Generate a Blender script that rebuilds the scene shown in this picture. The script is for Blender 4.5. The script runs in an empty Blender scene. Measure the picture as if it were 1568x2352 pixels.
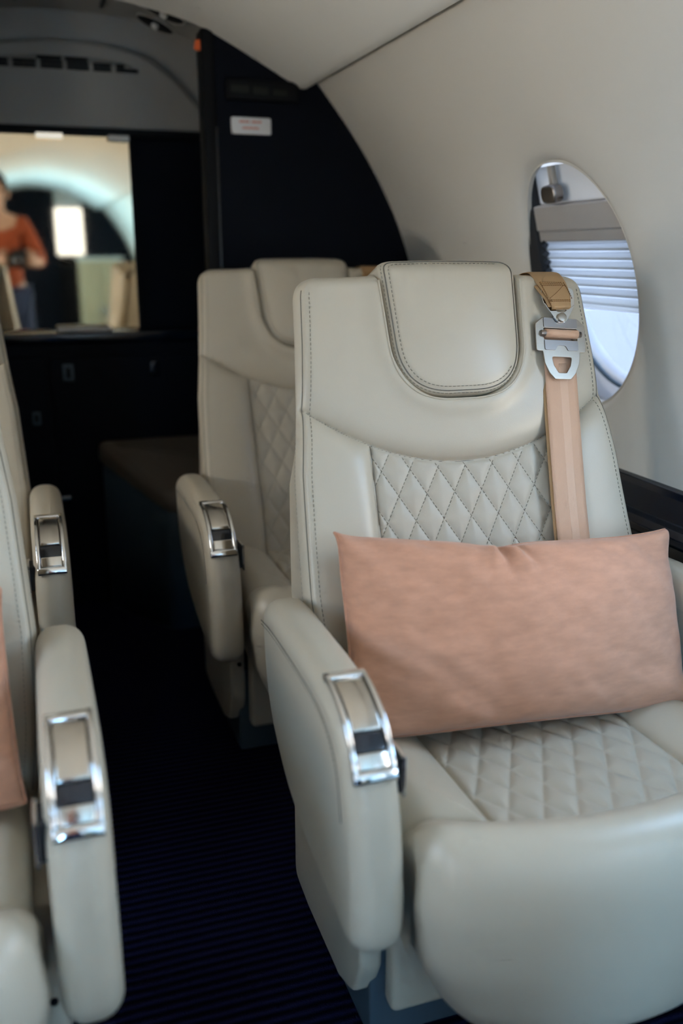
import bpy, bmesh, math, random
import numpy as np
from mathutils import Vector, Matrix, noise as mnoise

scene = bpy.context.scene
COL = scene.collection
random.seed(7)
rng = np.random.default_rng(7)

# ------------------------------------------------------------------ camera
F_PX = 2100.0
TH = math.atan(593 / F_PX)                       # pitch down
PS = math.atan(736 / (F_PX / math.cos(TH)))      # yaw to the right
CAM_H = 1.10
cam_d = bpy.data.cameras.new('camera')
cam = bpy.data.objects.new('camera', cam_d)
COL.objects.link(cam)
fw = Vector((math.sin(PS) * math.cos(TH), math.cos(PS) * math.cos(TH), -math.sin(TH)))
rt = Vector((math.cos(PS), -math.sin(PS), 0))
up = rt.cross(fw)
M3 = Matrix((rt, up, -fw)).transposed()
cam.matrix_world = Matrix.Translation((0, 0, CAM_H)) @ M3.to_4x4()
cam_d.sensor_fit = 'VERTICAL'
cam_d.sensor_height = 36.0
cam_d.sensor_width = 24.0
cam_d.lens = F_PX / 2352 * 36.0
cam_d.clip_start = 0.02
cam_d.dof.use_dof = True
cam_d.dof.focus_distance = 1.53
cam_d.dof.aperture_fstop = 1.7
cam_d.dof.aperture_blades = 0
scene.camera = cam

# ------------------------------------------------------------------ world and daylight
vs = scene.view_settings
vs.view_transform = 'Standard'
vs.look = 'None'
vs.gamma = 1
vs.use_curve_mapping = False
vs.exposure = 0.62
scene.cycles.use_denoising = True
scene.cycles.use_adaptive_sampling = True
scene.cycles.adaptive_threshold = 0.10
scene.cycles.adaptive_min_samples = 12
scene.cycles.caustics_reflective = False
scene.cycles.caustics_refractive = False
scene.cycles.blur_glossy = 0.5
scene.cycles.max_bounces = 5
scene.cycles.diffuse_bounces = 3
scene.cycles.glossy_bounces = 4
scene.cycles.transmission_bounces = 3
scene.cycles.sample_clamp_indirect = 6.0

SKY_STRENGTH = 2.3
DOOR_POWER = 128.0
SKY_POWER = 2.8
BOUNCE_POWER = 4.0

world = bpy.data.worlds.new('sky')
scene.world = world
world.use_nodes = True
wn = world.node_tree.nodes
wl = world.node_tree.links
bgn = wn['Background']
wtc = wn.new('ShaderNodeTexCoord')
wsep = wn.new('ShaderNodeSeparateXYZ')
wramp = wn.new('ShaderNodeValToRGB')
wl.new(wtc.outputs['Generated'], wsep.inputs[0])
wl.new(wsep.outputs['Z'], wramp.inputs[0])
wramp.color_ramp.elements[0].position = 0.0
wramp.color_ramp.elements[0].color = (0.72, 0.80, 0.92, 1)
wramp.color_ramp.elements[1].position = 0.6
wramp.color_ramp.elements[1].color = (0.60, 0.72, 0.96, 1)
wl.new(wramp.outputs[0], bgn.inputs['Color'])
bgn.inputs['Strength'].default_value = SKY_STRENGTH

XC = 0.1625                                      # cabin centre line


def mir(x):
    return 2 * XC - x


def area_light(name, loc, target, sx, sy, power, color):
    d = bpy.data.lights.new(name, 'AREA')
    d.shape = 'RECTANGLE'
    d.size = sx
    d.size_y = sy
    d.energy = power
    d.color = color
    o = bpy.data.objects.new(name, d)
    COL.objects.link(o)
    o.location = loc
    o.rotation_euler = (Vector(target) - Vector(loc)).to_track_quat('-Z', 'Y').to_euler()
    return o


DAY = (0.37, 0.68, 1.0)
WARM = (1.0, 0.885, 0.73)
WIN_Y = [1.70 - 0.85 * k for k in range(7)]
# daylight entering by the open entrance door, ahead of the cabin on the port side
area_light('door_daylight', (mir(1.45), WIN_Y[5] - .05, 0.95), (0.3, -0.9, 0.85), 0.80, 1.40, DOOR_POWER, (0.27, 0.61, 1.0))
# daylight at the cabin windows: cool sky light from above, warm fill lamps added below to lift the ceiling
for k, yy in enumerate(WIN_Y):
    for sd in (1, -1):
        if (k == 0 and sd > 0) or (k == 5 and sd < 0):    # blind half drawn / open doorway
            continue
        X_ = (lambda x: x) if sd > 0 else mir
        g = 1.7 if k == 0 else 1.0                   # extra gain added to brighten the far seat, wall and ceiling
        area_light('window_skylight', (X_(1.25), yy, 1.17), (X_(0.3), yy, 0.65), 0.34, 0.24, SKY_POWER * g, DAY)
        if k < 5:
            area_light('window_bounce', (X_(1.25), yy, 0.90), (X_(0.3), yy, 1.75), 0.34, 0.24, BOUNCE_POWER * g, WARM)


# ------------------------------------------------------------------ materials
def mat(name, color, rough=0.5, metal=0.0, spec=0.5, noise=0.0, nscale=8.0, bump=0.0, bscale=400.0,
        sheen=0.0, coat=0.0, stretch=(1, 1, 1), coords='Object'):
    m = bpy.data.materials.new(name)
    m.use_nodes = True
    nt = m.node_tree
    b = nt.nodes['Principled BSDF']
    b.inputs['Base Color'].default_value = (*color, 1)
    b.inputs['Roughness'].default_value = rough
    b.inputs['Metallic'].default_value = metal
    b.inputs['Specular IOR Level'].default_value = spec
    if sheen:
        b.inputs['Sheen Weight'].default_value = sheen
        b.inputs['Sheen Roughness'].default_value = 0.4
    if coat:
        b.inputs['Coat Weight'].default_value = coat
        b.inputs['Coat Roughness'].default_value = 0.08
    tc = nt.nodes.new('ShaderNodeTexCoord')
    mp = nt.nodes.new('ShaderNodeMapping')
    mp.inputs['Scale'].default_value = stretch
    nt.links.new(tc.outputs[coords], mp.inputs[0])
    if noise:
        n = nt.nodes.new('ShaderNodeTexNoise')
        n.inputs['Scale'].default_value = nscale
        n.inputs['Detail'].default_value = 8
        n.inputs['Roughness'].default_value = 0.62
        nt.links.new(mp.outputs[0], n.inputs['Vector'])
        mx = nt.nodes.new('ShaderNodeMix')
        mx.data_type = 'RGBA'
        mx.inputs['A'].default_value = (*[c * (1 - noise) for c in color], 1)
        mx.inputs['B'].default_value = (*[min(1, c * (1 + noise)) for c in color], 1)
        nt.links.new(n.outputs['Fac'], mx.inputs['Factor'])
        nt.links.new(mx.outputs['Result'], b.inputs['Base Color'])
    if bump:
        n2 = nt.nodes.new('ShaderNodeTexNoise')
        n2.inputs['Scale'].default_value = bscale
        n2.inputs['Detail'].default_value = 3
        nt.links.new(mp.outputs[0], n2.inputs['Vector'])
        bp = nt.nodes.new('ShaderNodeBump')
        bp.inputs['Strength'].default_value = bump
        bp.inputs['Distance'].default_value = 0.001
        nt.links.new(n2.outputs['Fac'], bp.inputs['Height'])
        nt.links.new(bp.outputs[0], b.inputs['Normal'])
    return m


M = {}
M['leather'] = mat('cream_leather', (0.515, 0.460, 0.362), 0.36, bump=0.10, bscale=700, noise=0.03, nscale=5)
M['leather_in'] = mat('pleated_leather', (0.480, 0.434, 0.348), 0.44, bump=0.10, bscale=700, noise=0.03, nscale=5)
M['thread'] = mat('grey_thread', (0.23, 0.21, 0.17), 0.8)
M['seam'] = mat('seam_shadow_thread', (0.16, 0.145, 0.12), 0.8)  # dark tubes whose colour stands in for shade in the seam gaps
M['brown_leather'] = mat('taupe_leather', (0.36, 0.32, 0.27), 0.5, bump=0.1, bscale=500, noise=0.05)
M['header'] = mat('grey_header', (0.42, 0.39, 0.36), 0.6)
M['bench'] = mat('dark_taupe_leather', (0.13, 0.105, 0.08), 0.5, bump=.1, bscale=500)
M['slate'] = mat('slate_panel', (0.055, 0.085, 0.11), 0.45, noise=0.05)
M['chrome'] = mat('polished_chrome', (0.82, 0.82, 0.82), 0.07, 1.0)
M['satin'] = mat('satin_chrome', (0.66, 0.63, 0.58), 0.16, 1.0, noise=0.03, nscale=30)
M['steel'] = mat('brushed_steel', (0.38, 0.325, 0.265), 0.36, 1.0, noise=0.06, nscale=60, stretch=(1, 1, 12))
M['steel_dark'] = mat('grey_steel', (0.30, 0.27, 0.25), 0.38, 1.0, noise=0.06, nscale=60)
M['velvet'] = mat('blush_velvet', (0.60, 0.302, 0.192), 0.85, noise=0.24, nscale=40, bump=0.5, bscale=700, sheen=0.25, stretch=(.7, 1, 2.6))
M['strap'] = mat('peach_webbing', (0.60, 0.37, 0.245), 0.6, noise=0.07, nscale=40, bump=0.4, bscale=1400, sheen=0.1, stretch=(1, 1, .25))
M['strap_lt'] = mat('pale_peach_webbing', (0.66, 0.43, 0.30), 0.6, noise=0.05, nscale=40, bump=0.4, bscale=1400, stretch=(1, 1, .25))
M['strap_dk'] = mat('ochre_webbing', (0.42, 0.255, 0.12), 0.7, noise=0.12, nscale=40, bump=0.4, bscale=1200)
M['strap_thread'] = mat('ochre_thread', (0.22, 0.105, 0.035), 0.8)
M['wall'] = mat('cream_panel', (0.71, 0.675, 0.60), 0.55, noise=0.03, nscale=3, bump=0.08, bscale=500)
M['ceil'] = mat('grey_headliner', (0.80, 0.79, 0.735), 0.7, noise=0.03, nscale=4, bump=0.1, bscale=400)
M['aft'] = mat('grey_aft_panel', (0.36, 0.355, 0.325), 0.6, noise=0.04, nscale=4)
M['navy'] = mat('navy_laminate', (0.0010, 0.0026, 0.0070), 0.6, spec=.12, noise=0.15, nscale=3)
M['navy_gloss'] = mat('navy_gloss', (0.004, 0.009, 0.020), 0.16, coat=0.5)
M['black'] = mat('black_trim', (0.004, 0.005, 0.007), 0.55, spec=.15)
M['black_soft'] = mat('black_rubber', (0.015, 0.016, 0.018), 0.8)
M['mirror'] = mat('bronze_mirror', (0.80, 0.67, 0.47), 0.025, 1.0)
M['placard'] = mat('white_placard', (0.72, 0.74, 0.76), 0.5)
M['red'] = mat('red_print', (0.62, 0.13, 0.07), 0.6)
M['orange'] = mat('orange_plastic', (0.72, 0.12, 0.02), 0.45)
M['grey_print'] = mat('dim_legend', (0.022, 0.025, 0.022), 0.5, spec=.1)
M['white'] = mat('white_paint', (0.85, 0.86, 0.88), 0.4)
M['lamp_lens'] = mat('pale_lens', (0.75, 0.74, 0.7), 0.3)
M['lamp_lit'] = mat('lit_lens', (0.8, 0.78, 0.72), 0.3)
M['lamp_lit'].node_tree.nodes['Principled BSDF'].inputs['Emission Color'].default_value = (1, .93, .78, 1)
M['lamp_lit'].node_tree.nodes['Principled BSDF'].inputs['Emission Strength'].default_value = 0.45
M['dark_wood'] = mat('tan_cabinet', (0.40, 0.30, 0.17), 0.45, noise=0.25, nscale=6, stretch=(6, 6, 0.6))
M['skin'] = mat('skin', (0.62, 0.38, 0.28), 0.5, noise=0.05)
M['hair'] = mat('dark_hair', (0.02, 0.014, 0.012), 0.5, noise=0.3, nscale=60, stretch=(1, 1, .1))
M['rust'] = mat('rust_knit', (0.34, 0.065, 0.02), 0.85, noise=0.15, nscale=20, bump=.3, bscale=300)
M['denim'] = mat('navy_denim', (0.02, 0.035, 0.085), 0.8, noise=0.2, nscale=30, bump=.3, bscale=500)
M['eye'] = mat('eye_dark', (0.02, 0.015, 0.01), 0.2)
M['lips'] = mat('lips', (0.45, 0.16, 0.14), 0.5)
M['concrete'] = mat('pale_apron', (0.30, 0.31, 0.33), 0.8, noise=0.1, nscale=.6)

# ribbed carpet: fine cross ribs
m = mat('navy_carpet', (0.012, 0.014, 0.034), 0.95, spec=.05)
nt = m.node_tree
b = nt.nodes['Principled BSDF']
tc = nt.nodes['Texture Coordinate']
wv = nt.nodes.new('ShaderNodeTexWave')
wv.wave_type = 'BANDS'
wv.bands_direction = 'Y'
wv.inputs['Scale'].default_value = 17.0
wv.inputs['Distortion'].default_value = 0.6
wv.inputs['Detail'].default_value = 3
wv.inputs['Detail Scale'].default_value = 1.5
nt.links.new(tc.outputs['Object'], wv.inputs['Vector'])
nz = nt.nodes.new('ShaderNodeTexNoise')
nz.inputs['Scale'].default_value = 350
nt.links.new(tc.outputs['Object'], nz.inputs['Vector'])
mx = nt.nodes.new('ShaderNodeMix')
mx.data_type = 'RGBA'
mx.inputs['A'].default_value = (0.0012, 0.0015, 0.006, 1)
mx.inputs['B'].default_value = (0.009, 0.010, 0.036, 1)
nt.links.new(wv.outputs['Fac'], mx.inputs['Factor'])
nt.links.new(mx.outputs['Result'], b.inputs['Base Color'])
ad = nt.nodes.new('ShaderNodeMath')
ad.operation = 'ADD'
nt.links.new(wv.outputs['Fac'], ad.inputs[0])
nt.links.new(nz.outputs['Fac'], ad.inputs[1])
bp = nt.nodes.new('ShaderNodeBump')
bp.inputs['Strength'].default_value = 0.8
bp.inputs['Distance'].default_value = 0.004
nt.links.new(ad.outputs[0], bp.inputs['Height'])
nt.links.new(bp.outputs[0], b.inputs['Normal'])
M['carpet'] = m

# translucent pleated blind fabric
m = bpy.data.materials.new('blind_fabric')
m.use_nodes = True
nt = m.node_tree
b = nt.nodes['Principled BSDF']
b.inputs['Base Color'].default_value = (0.90, 0.92, 0.92, 1)
b.inputs['Roughness'].default_value = 0.8
tr = nt.nodes.new('ShaderNodeBsdfTranslucent')
tr.inputs['Color'].default_value = (0.96, 0.97, 0.96, 1)
ms = nt.nodes.new('ShaderNodeMixShader')
ms.inputs[0].default_value = 0.75
nt.links.new(b.outputs[0], ms.inputs[1])
nt.links.new(tr.outputs[0], ms.inputs[2])
nt.links.new(ms.outputs[0], nt.nodes['Material Output'].inputs['Surface'])
M['blind'] = m

# window pane: clear, thin
m = bpy.data.materials.new('clear_pane')
m.use_nodes = True
nt = m.node_tree
nt.nodes.remove(nt.nodes['Principled BSDF'])
tp = nt.nodes.new('ShaderNodeBsdfTransparent')
tp.inputs['Color'].default_value = (0.93, 0.96, 1.0, 1)
gl = nt.nodes.new('ShaderNodeBsdfGlossy')
gl.inputs['Roughness'].default_value = 0.02
ms = nt.nodes.new('ShaderNodeMixShader')
ms.inputs[0].default_value = 0.05
nt.links.new(tp.outputs[0], ms.inputs[1])
nt.links.new(gl.outputs[0], ms.inputs[2])
nt.links.new(ms.outputs[0], nt.nodes['Material Output'].inputs['Surface'])
M['pane'] = m


# ------------------------------------------------------------------ mesh helpers
def mk_mesh(name, verts, faces, material, smooth=True):
    me = bpy.data.meshes.new(name)
    me.from_pydata([tuple(map(float, v)) for v in verts], [], [tuple(map(int, f)) for f in faces])
    me.materials.append(material)
    if smooth:
        me.polygons.foreach_set('use_smooth', [True] * len(me.polygons))
    me.update()
    return me


def add(name, me, parent=None, loc=None):
    o = bpy.data.objects.new(name, me)
    COL.objects.link(o)
    if parent is not None:
        o.parent = parent
    if loc is not None:
        o.location = loc
    return o


def obj(name, verts, faces, material, parent=None, smooth=True):
    return add(name, mk_mesh(name, verts, faces, material, smooth), parent)


def tag(o, label=None, cat=None, group=None, kind=None):
    if label:
        o['label'] = label
    if cat:
        o['category'] = cat
    if group:
        o['group'] = group
    if kind:
        o['kind'] = kind
    return o


def empty(name, loc, label=None, cat=None, group=None, kind=None):
    o = bpy.data.objects.new(name, None)
    COL.objects.link(o)
    o.location = loc
    o.empty_display_size = 0.05
    return tag(o, label, cat, group, kind)


def copy_tree(o, parent=None):
    c = o.copy()
    COL.objects.link(c)
    c.parent = parent
    for ch in list(o.children):
        copy_tree(ch, c)
    return c


def join(parts):
    V, Fs, n = [], [], 0
    for v, f in parts:
        V.append(np.asarray(v, float))
        Fs += [tuple(i + n for i in q) for q in f]
        n += len(v)
    return np.vstack(V), Fs


def grid_faces(nu, nv, closed_u=False):
    fs = []
    for j in range(nv - 1):
        for i in range(nu if closed_u else nu - 1):
            a = j * nu + i
            b_ = j * nu + (i + 1) % nu
            fs.append((a, b_, b_ + nu, a + nu))
    return fs


def offset_poly(P, d):
    """closed polygon (CCW) moved inward by d"""
    P = np.asarray(P, float)
    e1 = P - np.roll(P, 1, 0)
    e2 = np.roll(P, -1, 0) - P
    n1 = np.stack([-e1[:, 1], e1[:, 0]], 1) / (np.linalg.norm(e1, axis=1)[:, None] + 1e-12)
    n2 = np.stack([-e2[:, 1], e2[:, 0]], 1) / (np.linalg.norm(e2, axis=1)[:, None] + 1e-12)
    n = n1 + n2
    n /= (np.linalg.norm(n, axis=1)[:, None] + 1e-9)
    k = np.clip(1 / np.maximum(0.35, (n * n1).sum(1)), 1, 1.6)
    return P + n * (d * k)[:, None] if np.ndim(d) else P + n * (k * d)[:, None]


def round_poly(pts, r, n=6):
    """corner-rounded polygon; r scalar or list"""
    P = [np.array(p, float) for p in pts]
    out = []
    N = len(P)
    for i in range(N):
        ri = r[i] if hasattr(r, '__len__') else r
        a, b_, c = P[i - 1], P[i], P[(i + 1) % N]
        if ri <= 0:
            out.append(b_)
            continue
        u1 = (a - b_) / np.linalg.norm(a - b_)
        u2 = (c - b_) / np.linalg.norm(c - b_)
        ang = math.acos(max(-1, min(1, float(u1 @ u2))))
        t = min(ri / math.tan(ang / 2), 0.49 * np.linalg.norm(a - b_), 0.49 * np.linalg.norm(c - b_))
        p0, p1 = b_ + u1 * t, b_ + u2 * t
        for k in range(n + 1):
            s = k / n
            out.append((1 - s) ** 2 * p0 + 2 * s * (1 - s) * b_ + s ** 2 * p1)
    return np.array(out)


def area2(P):
    return 0.5 * np.sum(P[:, 0] * np.roll(P[:, 1], -1) - np.roll(P[:, 0], -1) * P[:, 1])


def resample(P, n, closed=True):
    P = np.asarray(P, float)
    Q = np.vstack([P, P[:1]]) if closed else P
    L = np.r_[0, np.cumsum(np.linalg.norm(np.diff(Q, axis=0), axis=1))]
    s = np.linspace(0, L[-1], n, endpoint=not closed)
    return np.stack([np.interp(s, L, Q[:, k]) for k in range(Q.shape[1])], 1)


def slab(P, d0, d1, r0=0.0, r1=0.0, seg=4, dome=0.0):
    """solid from closed outline P (2d) between depths d0<d1, edges rounded. returns verts (a,b,depth), faces"""
    P = np.asarray(P, float)
    if area2(P) < 0:
        P = P[::-1]
    rings = []
    n = len(P)
    if r0 > 0:
        for k in range(seg + 1):
            a = math.pi / 2 * k / seg
            rings.append((offset_poly(P, r0 * (1 - math.sin(a))), d0 + r0 * (1 - math.cos(a))))
    else:
        rings.append((P, d0))
    if r1 > 0:
        for k in range(seg + 1):
            a = math.pi / 2 * k / seg
            rings.append((offset_poly(P, r1 * (1 - math.cos(a))), d1 - r1 * (1 - math.sin(a))))
    else:
        rings.append((P, d1))
    V = np.vstack([np.c_[q, np.full(n, d)] for q, d in rings])
    Fs = []
    for j in range(len(rings) - 1):
        for i in range(n):
            a, b_ = j * n + i, j * n + (i + 1) % n
            Fs.append((a, b_, b_ + n, a + n))
    Fs.append(tuple(range(n))[::-1])
    Fs.append(tuple(range((len(rings) - 1) * n, len(rings) * n)))
    return V, Fs


def axes(V, a, b_, d, o=(0, 0, 0)):
    """map (a,b,depth) columns to world along given axis vectors"""
    V = np.asarray(V, float)
    return V[:, :1] * np.array(a, float) + V[:, 1:2] * np.array(b_, float) + V[:, 2:3] * np.array(d, float) + np.array(o, float)


def fix_faces(a, b_, d, Fs):
    """flip winding when the axis frame is left handed"""
    return [f[::-1] for f in Fs] if np.dot(np.cross(a, b_), d) < 0 else Fs


AX = {'xz-y': ((1, 0, 0), (0, 0, 1), (0, -1, 0)), 'yz+x': ((0, 1, 0), (0, 0, 1), (1, 0, 0)),
      'xy+z': ((1, 0, 0), (0, 1, 0), (0, 0, 1)), 'xz+y': ((1, 0, 0), (0, 0, 1), (0, 1, 0))}


def slab_ax(P, d0, d1, ax, r0=0., r1=0., seg=4, o=(0, 0, 0)):
    V, Fs = slab(P, d0, d1, r0, r1, seg)
    a, b_, d = AX[ax] if isinstance(ax, str) else ax
    return axes(V, a, b_, d, o), fix_faces(a, b_, d, Fs)


def boxr(x0, x1, y0, y1, z0, z1, r=0.004, seg=3):
    P = round_poly([(x0, y0), (x1, y0), (x1, y1), (x0, y1)], r, 4) if r > 0 else np.array([(x0, y0), (x1, y0), (x1, y1), (x0, y1)], float)
    return slab_ax(P, z0, z1, 'xy+z', r, r, seg)


def tube(path, r, n=8, closed=False):
    P = np.asarray(path, float)
    N = len(P)
    T = (np.roll(P, -1, 0) - np.roll(P, 1, 0)) if closed else np.gradient(P, axis=0)
    T /= np.linalg.norm(T, axis=1)[:, None] + 1e-12
    ref = np.array([0.13, 0.21, 0.97])
    rr = np.broadcast_to(np.asarray(r, float), (N,))
    V = []
    u = np.cross(T[0], ref)
    for i in range(N):
        u = u - T[i] * (u @ T[i])
        u /= np.linalg.norm(u) + 1e-12
        w = np.cross(T[i], u)
        for k in range(n):
            a = 2 * math.pi * k / n
            V.append(P[i] + rr[i] * (math.cos(a) * u + math.sin(a) * w))
    Fs = []
    for j in range(N if closed else N - 1):
        for k in range(n):
            a, b_ = j * n + k, j * n + (k + 1) % n
            c, d = ((j + 1) % N) * n + (k + 1) % n, ((j + 1) % N) * n + k
            Fs.append((a, b_, c, d))
    if not closed:
        Fs.append(tuple(range(n))[::-1])
        Fs.append(tuple(range((N - 1) * n, N * n)))
    return np.array(V), Fs


def stitches(path, normal, length=0.0042, gap=0.0030, w=0.0009, h=0.0007):
    """separate dashes lying along a path; normal = outward vectors per point"""
    P = np.asarray(path, float)
    L = np.r_[0, np.cumsum(np.linalg.norm(np.diff(P, axis=0), axis=1))]
    Nn = np.broadcast_to(np.asarray(normal, float), P.shape)
    out = []
    s = 0.0
    while s + length < L[-1]:
        a = np.array([np.interp(s, L, P[:, k]) for k in range(3)])
        b_ = np.array([np.interp(s + length, L, P[:, k]) for k in range(3)])
        n = np.array([np.interp(s, L, Nn[:, k]) for k in range(3)])
        n /= np.linalg.norm(n)
        t = (b_ - a) / (np.linalg.norm(b_ - a) + 1e-12)
        sd = np.cross(t, n) * w / 2
        lo, hi = -n * h, n * h
        v = [a + sd + lo, a - sd + lo, b_ - sd + lo, b_ + sd + lo, a + sd * .6 + hi, a - sd * .6 + hi, b_ - sd * .6 + hi, b_ + sd * .6 + hi]
        out.append((np.array(v), [(0, 1, 2, 3), (7, 6, 5, 4), (0, 4, 5, 1), (1, 5, 6, 2), (2, 6, 7, 3), (3, 7, 4, 0)]))
        s += length + gap
    return join(out)


def plate(loops, thick, bevel, name='plate'):
    """flat plate with holes from 2d loops (first is the outline); returns a mesh in xy, centred on z=0"""
    cu = bpy.data.curves.new(name, 'CURVE')
    cu.dimensions = '2D'
    cu.fill_mode = 'BOTH'
    cu.extrude = thick / 2 - bevel
    cu.bevel_depth = bevel
    cu.bevel_resolution = 2
    cu.offset = -bevel
    for L in loops:
        sp = cu.splines.new('POLY')
        sp.points.add(len(L) - 1)
        for p, q in zip(sp.points, L):
            p.co = (q[0], q[1], 0, 1)
        sp.use_cyclic_u = True
    t = bpy.data.objects.new(name, cu)
    COL.objects.link(t)
    dg = bpy.context.evaluated_depsgraph_get()
    me = bpy.data.meshes.new_from_object(t.evaluated_get(dg))
    bpy.data.objects.remove(t)
    bpy.data.curves.remove(cu)
    V = np.zeros(len(me.vertices) * 3)
    me.vertices.foreach_get('co', V)
    Fs = [tuple(p.vertices) for p in me.polygons]
    bpy.data.meshes.remove(me)
    return V.reshape(-1, 3), Fs


def smoothstep(a, b_, x):
    t = np.clip((x - a) / (b_ - a), 0, 1)
    return t * t * (3 - 2 * t)


def spline(P, n):
    """Catmull-Rom through 2d/3d points"""
    P = np.asarray(P, float)
    Q = np.vstack([2 * P[0] - P[1], P, 2 * P[-1] - P[-2]])
    out = []
    seg = len(P) - 1
    for i in range(seg):
        p0, p1, p2, p3 = Q[i:i + 4]
        for k in range(n):
            t = k / n
            out.append(0.5 * (2 * p1 + (p2 - p0) * t + (2 * p0 - 5 * p1 + 4 * p2 - p3) * t * t + (3 * p1 - p0 - 3 * p2 + p3) * t ** 3))
    out.append(P[-1])
    return np.array(out)


# ------------------------------------------------------------------ the cabin shell
Y_AFT = 2.55          # navy partition
Y_REAR = 3.00         # rear wall with the mirror
Y_FWD = -3.77         # forward partition
W_POLY = np.polyfit([.66, .88, 1.08, 1.35, 1.54], [1.092, 1.103, 1.067, .937, .79], 4)


def wall_x(z):
    return np.polyval(W_POLY, z)


def wall_n(z):
    d = np.polyval(np.polyder(W_POLY), z)
    l = np.sqrt(1 + d * d)
    return 1 / l, -d / l           # outward normal (x, z)


WZ0, WZ1, WZC = 0.655, 1.60, 1.027
WA, WB = 0.188, 0.236


def wall_panel_mesh(side, half=0.425):
    """one window bay: polar patch from the oval opening out to its rectangle, lip rolled outward"""
    n = 128
    t = np.linspace(0, 2 * math.pi, n, endpoint=False) + 0.0001
    e = 2 / 2.25
    ov = np.stack([WA * np.sign(np.cos(t)) * np.abs(np.cos(t)) ** e, WB * np.sign(np.sin(t)) * np.abs(np.sin(t)) ** e], 1)
    hz0, hz1 = WZ0 - WZC, WZ1 - WZC
    rect = []
    for q in ov:
        dx, dz = q / np.linalg.norm(q)
        k = min(half / abs(dx) if abs(dx) > 1e-6 else 9e9, (hz1 / dz if dz > 0 else hz0 / dz) if abs(dz) > 1e-6 else 9e9)
        rect.append((dx * k, dz * k))
    rect = np.array(rect)
    for cxy in [(half, hz1), (-half, hz1), (-half, hz0), (half, hz0)]:
        i = np.argmin(np.linalg.norm(rect - np.array(cxy), axis=1))
        rect[i] = cxy
    V = []
    qs = np.r_[0, (np.linspace(0, 1, 26)[1:]) ** 1.8]
    nrings = 0
    for k in range(6):                                # reveal going outward, last first
        dep = 0.034 - 0.012 * k / 5
        for q in ov:
            z = WZC + q[1]
            V.append((q[0], z, dep))
        nrings += 1
    for s in qs[1:]:
        P = ov * (1 - s) + rect * s
        for q, o_ in zip(P, ov):
            d = np.linalg.norm(q - o_)
            V.append((q[0], WZC + q[1], 0.022 * math.exp(-d / 0.010) + 0.010 * math.exp(-(d / 0.07) ** 2)))
        nrings += 1
    V = np.array(V)
    z = V[:, 1]
    nx, nz = wall_n(z)
    X = wall_x(z) + nx * V[:, 2]
    Z = z + nz * V[:, 2]
    if side < 0:
        X = mir(X)
    Vt = np.stack([X, V[:, 0], Z], 1)
    Fs = grid_faces(n, nrings, True)
    if side > 0:
        Fs = [f[::-1] for f in Fs]
    return Vt, Fs


def extrude_profile(P, y0, y1, ny=2):
    ys = np.linspace(y0, y1, ny)
    V = np.vstack([np.c_[P[:, 0], np.full(len(P), y), P[:, 1]] for y in ys])
    return V, grid_faces(len(P), ny)


for side, nm in ((1, 'wall_right'), (-1, 'wall_left')):
    zz = np.linspace(WZ0, WZ1, 40)
    P = np.stack([wall_x(zz) if side > 0 else mir(wall_x(zz)), zz], 1)
    v, f = extrude_profile(P, 2.125, 3.10)
    w = obj(nm, v, f, M['wall'])
    tag(w, 'cream sculpted cabin side wall' if side > 0 else 'cream cabin side wall across the aisle', kind='structure')
    me = None
    for kk, yy in enumerate(WIN_Y):
        if kk == 5 and side < 0:
            continue                                   # the open entrance doorway
        if me is None:
            me = mk_mesh('wall_panel', *wall_panel_mesh(side), M['wall'])
        add('wall_panel', me, w, (0, yy, 0))
    # cover above the headliner, added to keep world light out
    P = np.array([(wall_x(WZ1), WZ1), (0.62, 1.70), (0.42, 1.83), (XC, 1.86)])
    if side < 0:
        P[:, 0] = mir(P[:, 0])
    v, f = extrude_profile(P, -3.9, 3.10)
    obj('upper_liner', v, f, M['black'], w)
    # lower wall under the ledge
    P = np.array([(wall_x(WZ0), WZ0), (1.10, .60), (1.10, 0.0)])
    if side < 0:
        P[:, 0] = mir(P[:, 0])
    for y0, y1 in (((-3.9, 3.10),) if side > 0 else ((-3.9, WIN_Y[5] - .425), (WIN_Y[5] + .425, 3.10))):
        v, f = extrude_profile(P, y0, y1)
        obj('lower_panel', v, f, M['wall'], w)

# side ledges (dark stepped rail under the wall panel)
for side, nm in ((1, 'trim_1'), (-1, 'trim_2')):
    pr = [(1.10, .690), (1.086, .684), (1.082, .672), (1.080, .628), (1.064, .622), (1.052, .612), (1.052, .600), (1.060, .594),
          (1.060, .560), (1.046, .552), (1.040, .538), (1.040, .470), (1.10, .470)]
    P = round_poly(pr, .004, 3)
    if side < 0:
        P[:, 0] = mir(P[:, 0])
    v, f = slab(P, -3.75 if side > 0 else WIN_Y[5] + .43, Y_AFT, 0, 0)
    V = np.stack([v[:, 0], v[:, 2], v[:, 1]], 1)
    o = obj(nm, V, [q[::-1] for q in f], M['navy_gloss'], smooth=False)
    tag(o, 'glossy navy side ledge running under the window wall' if side > 0 else 'glossy navy side ledge on the other wall', kind='structure')

# floor
v, f = boxr(mir(1.12), 1.12, -3.9, 3.1, -0.03, 0.0, 0)
tag(obj('floor', v, f, M['carpet'], smooth=False), 'dark navy ribbed aisle carpet', kind='structure')

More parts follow.
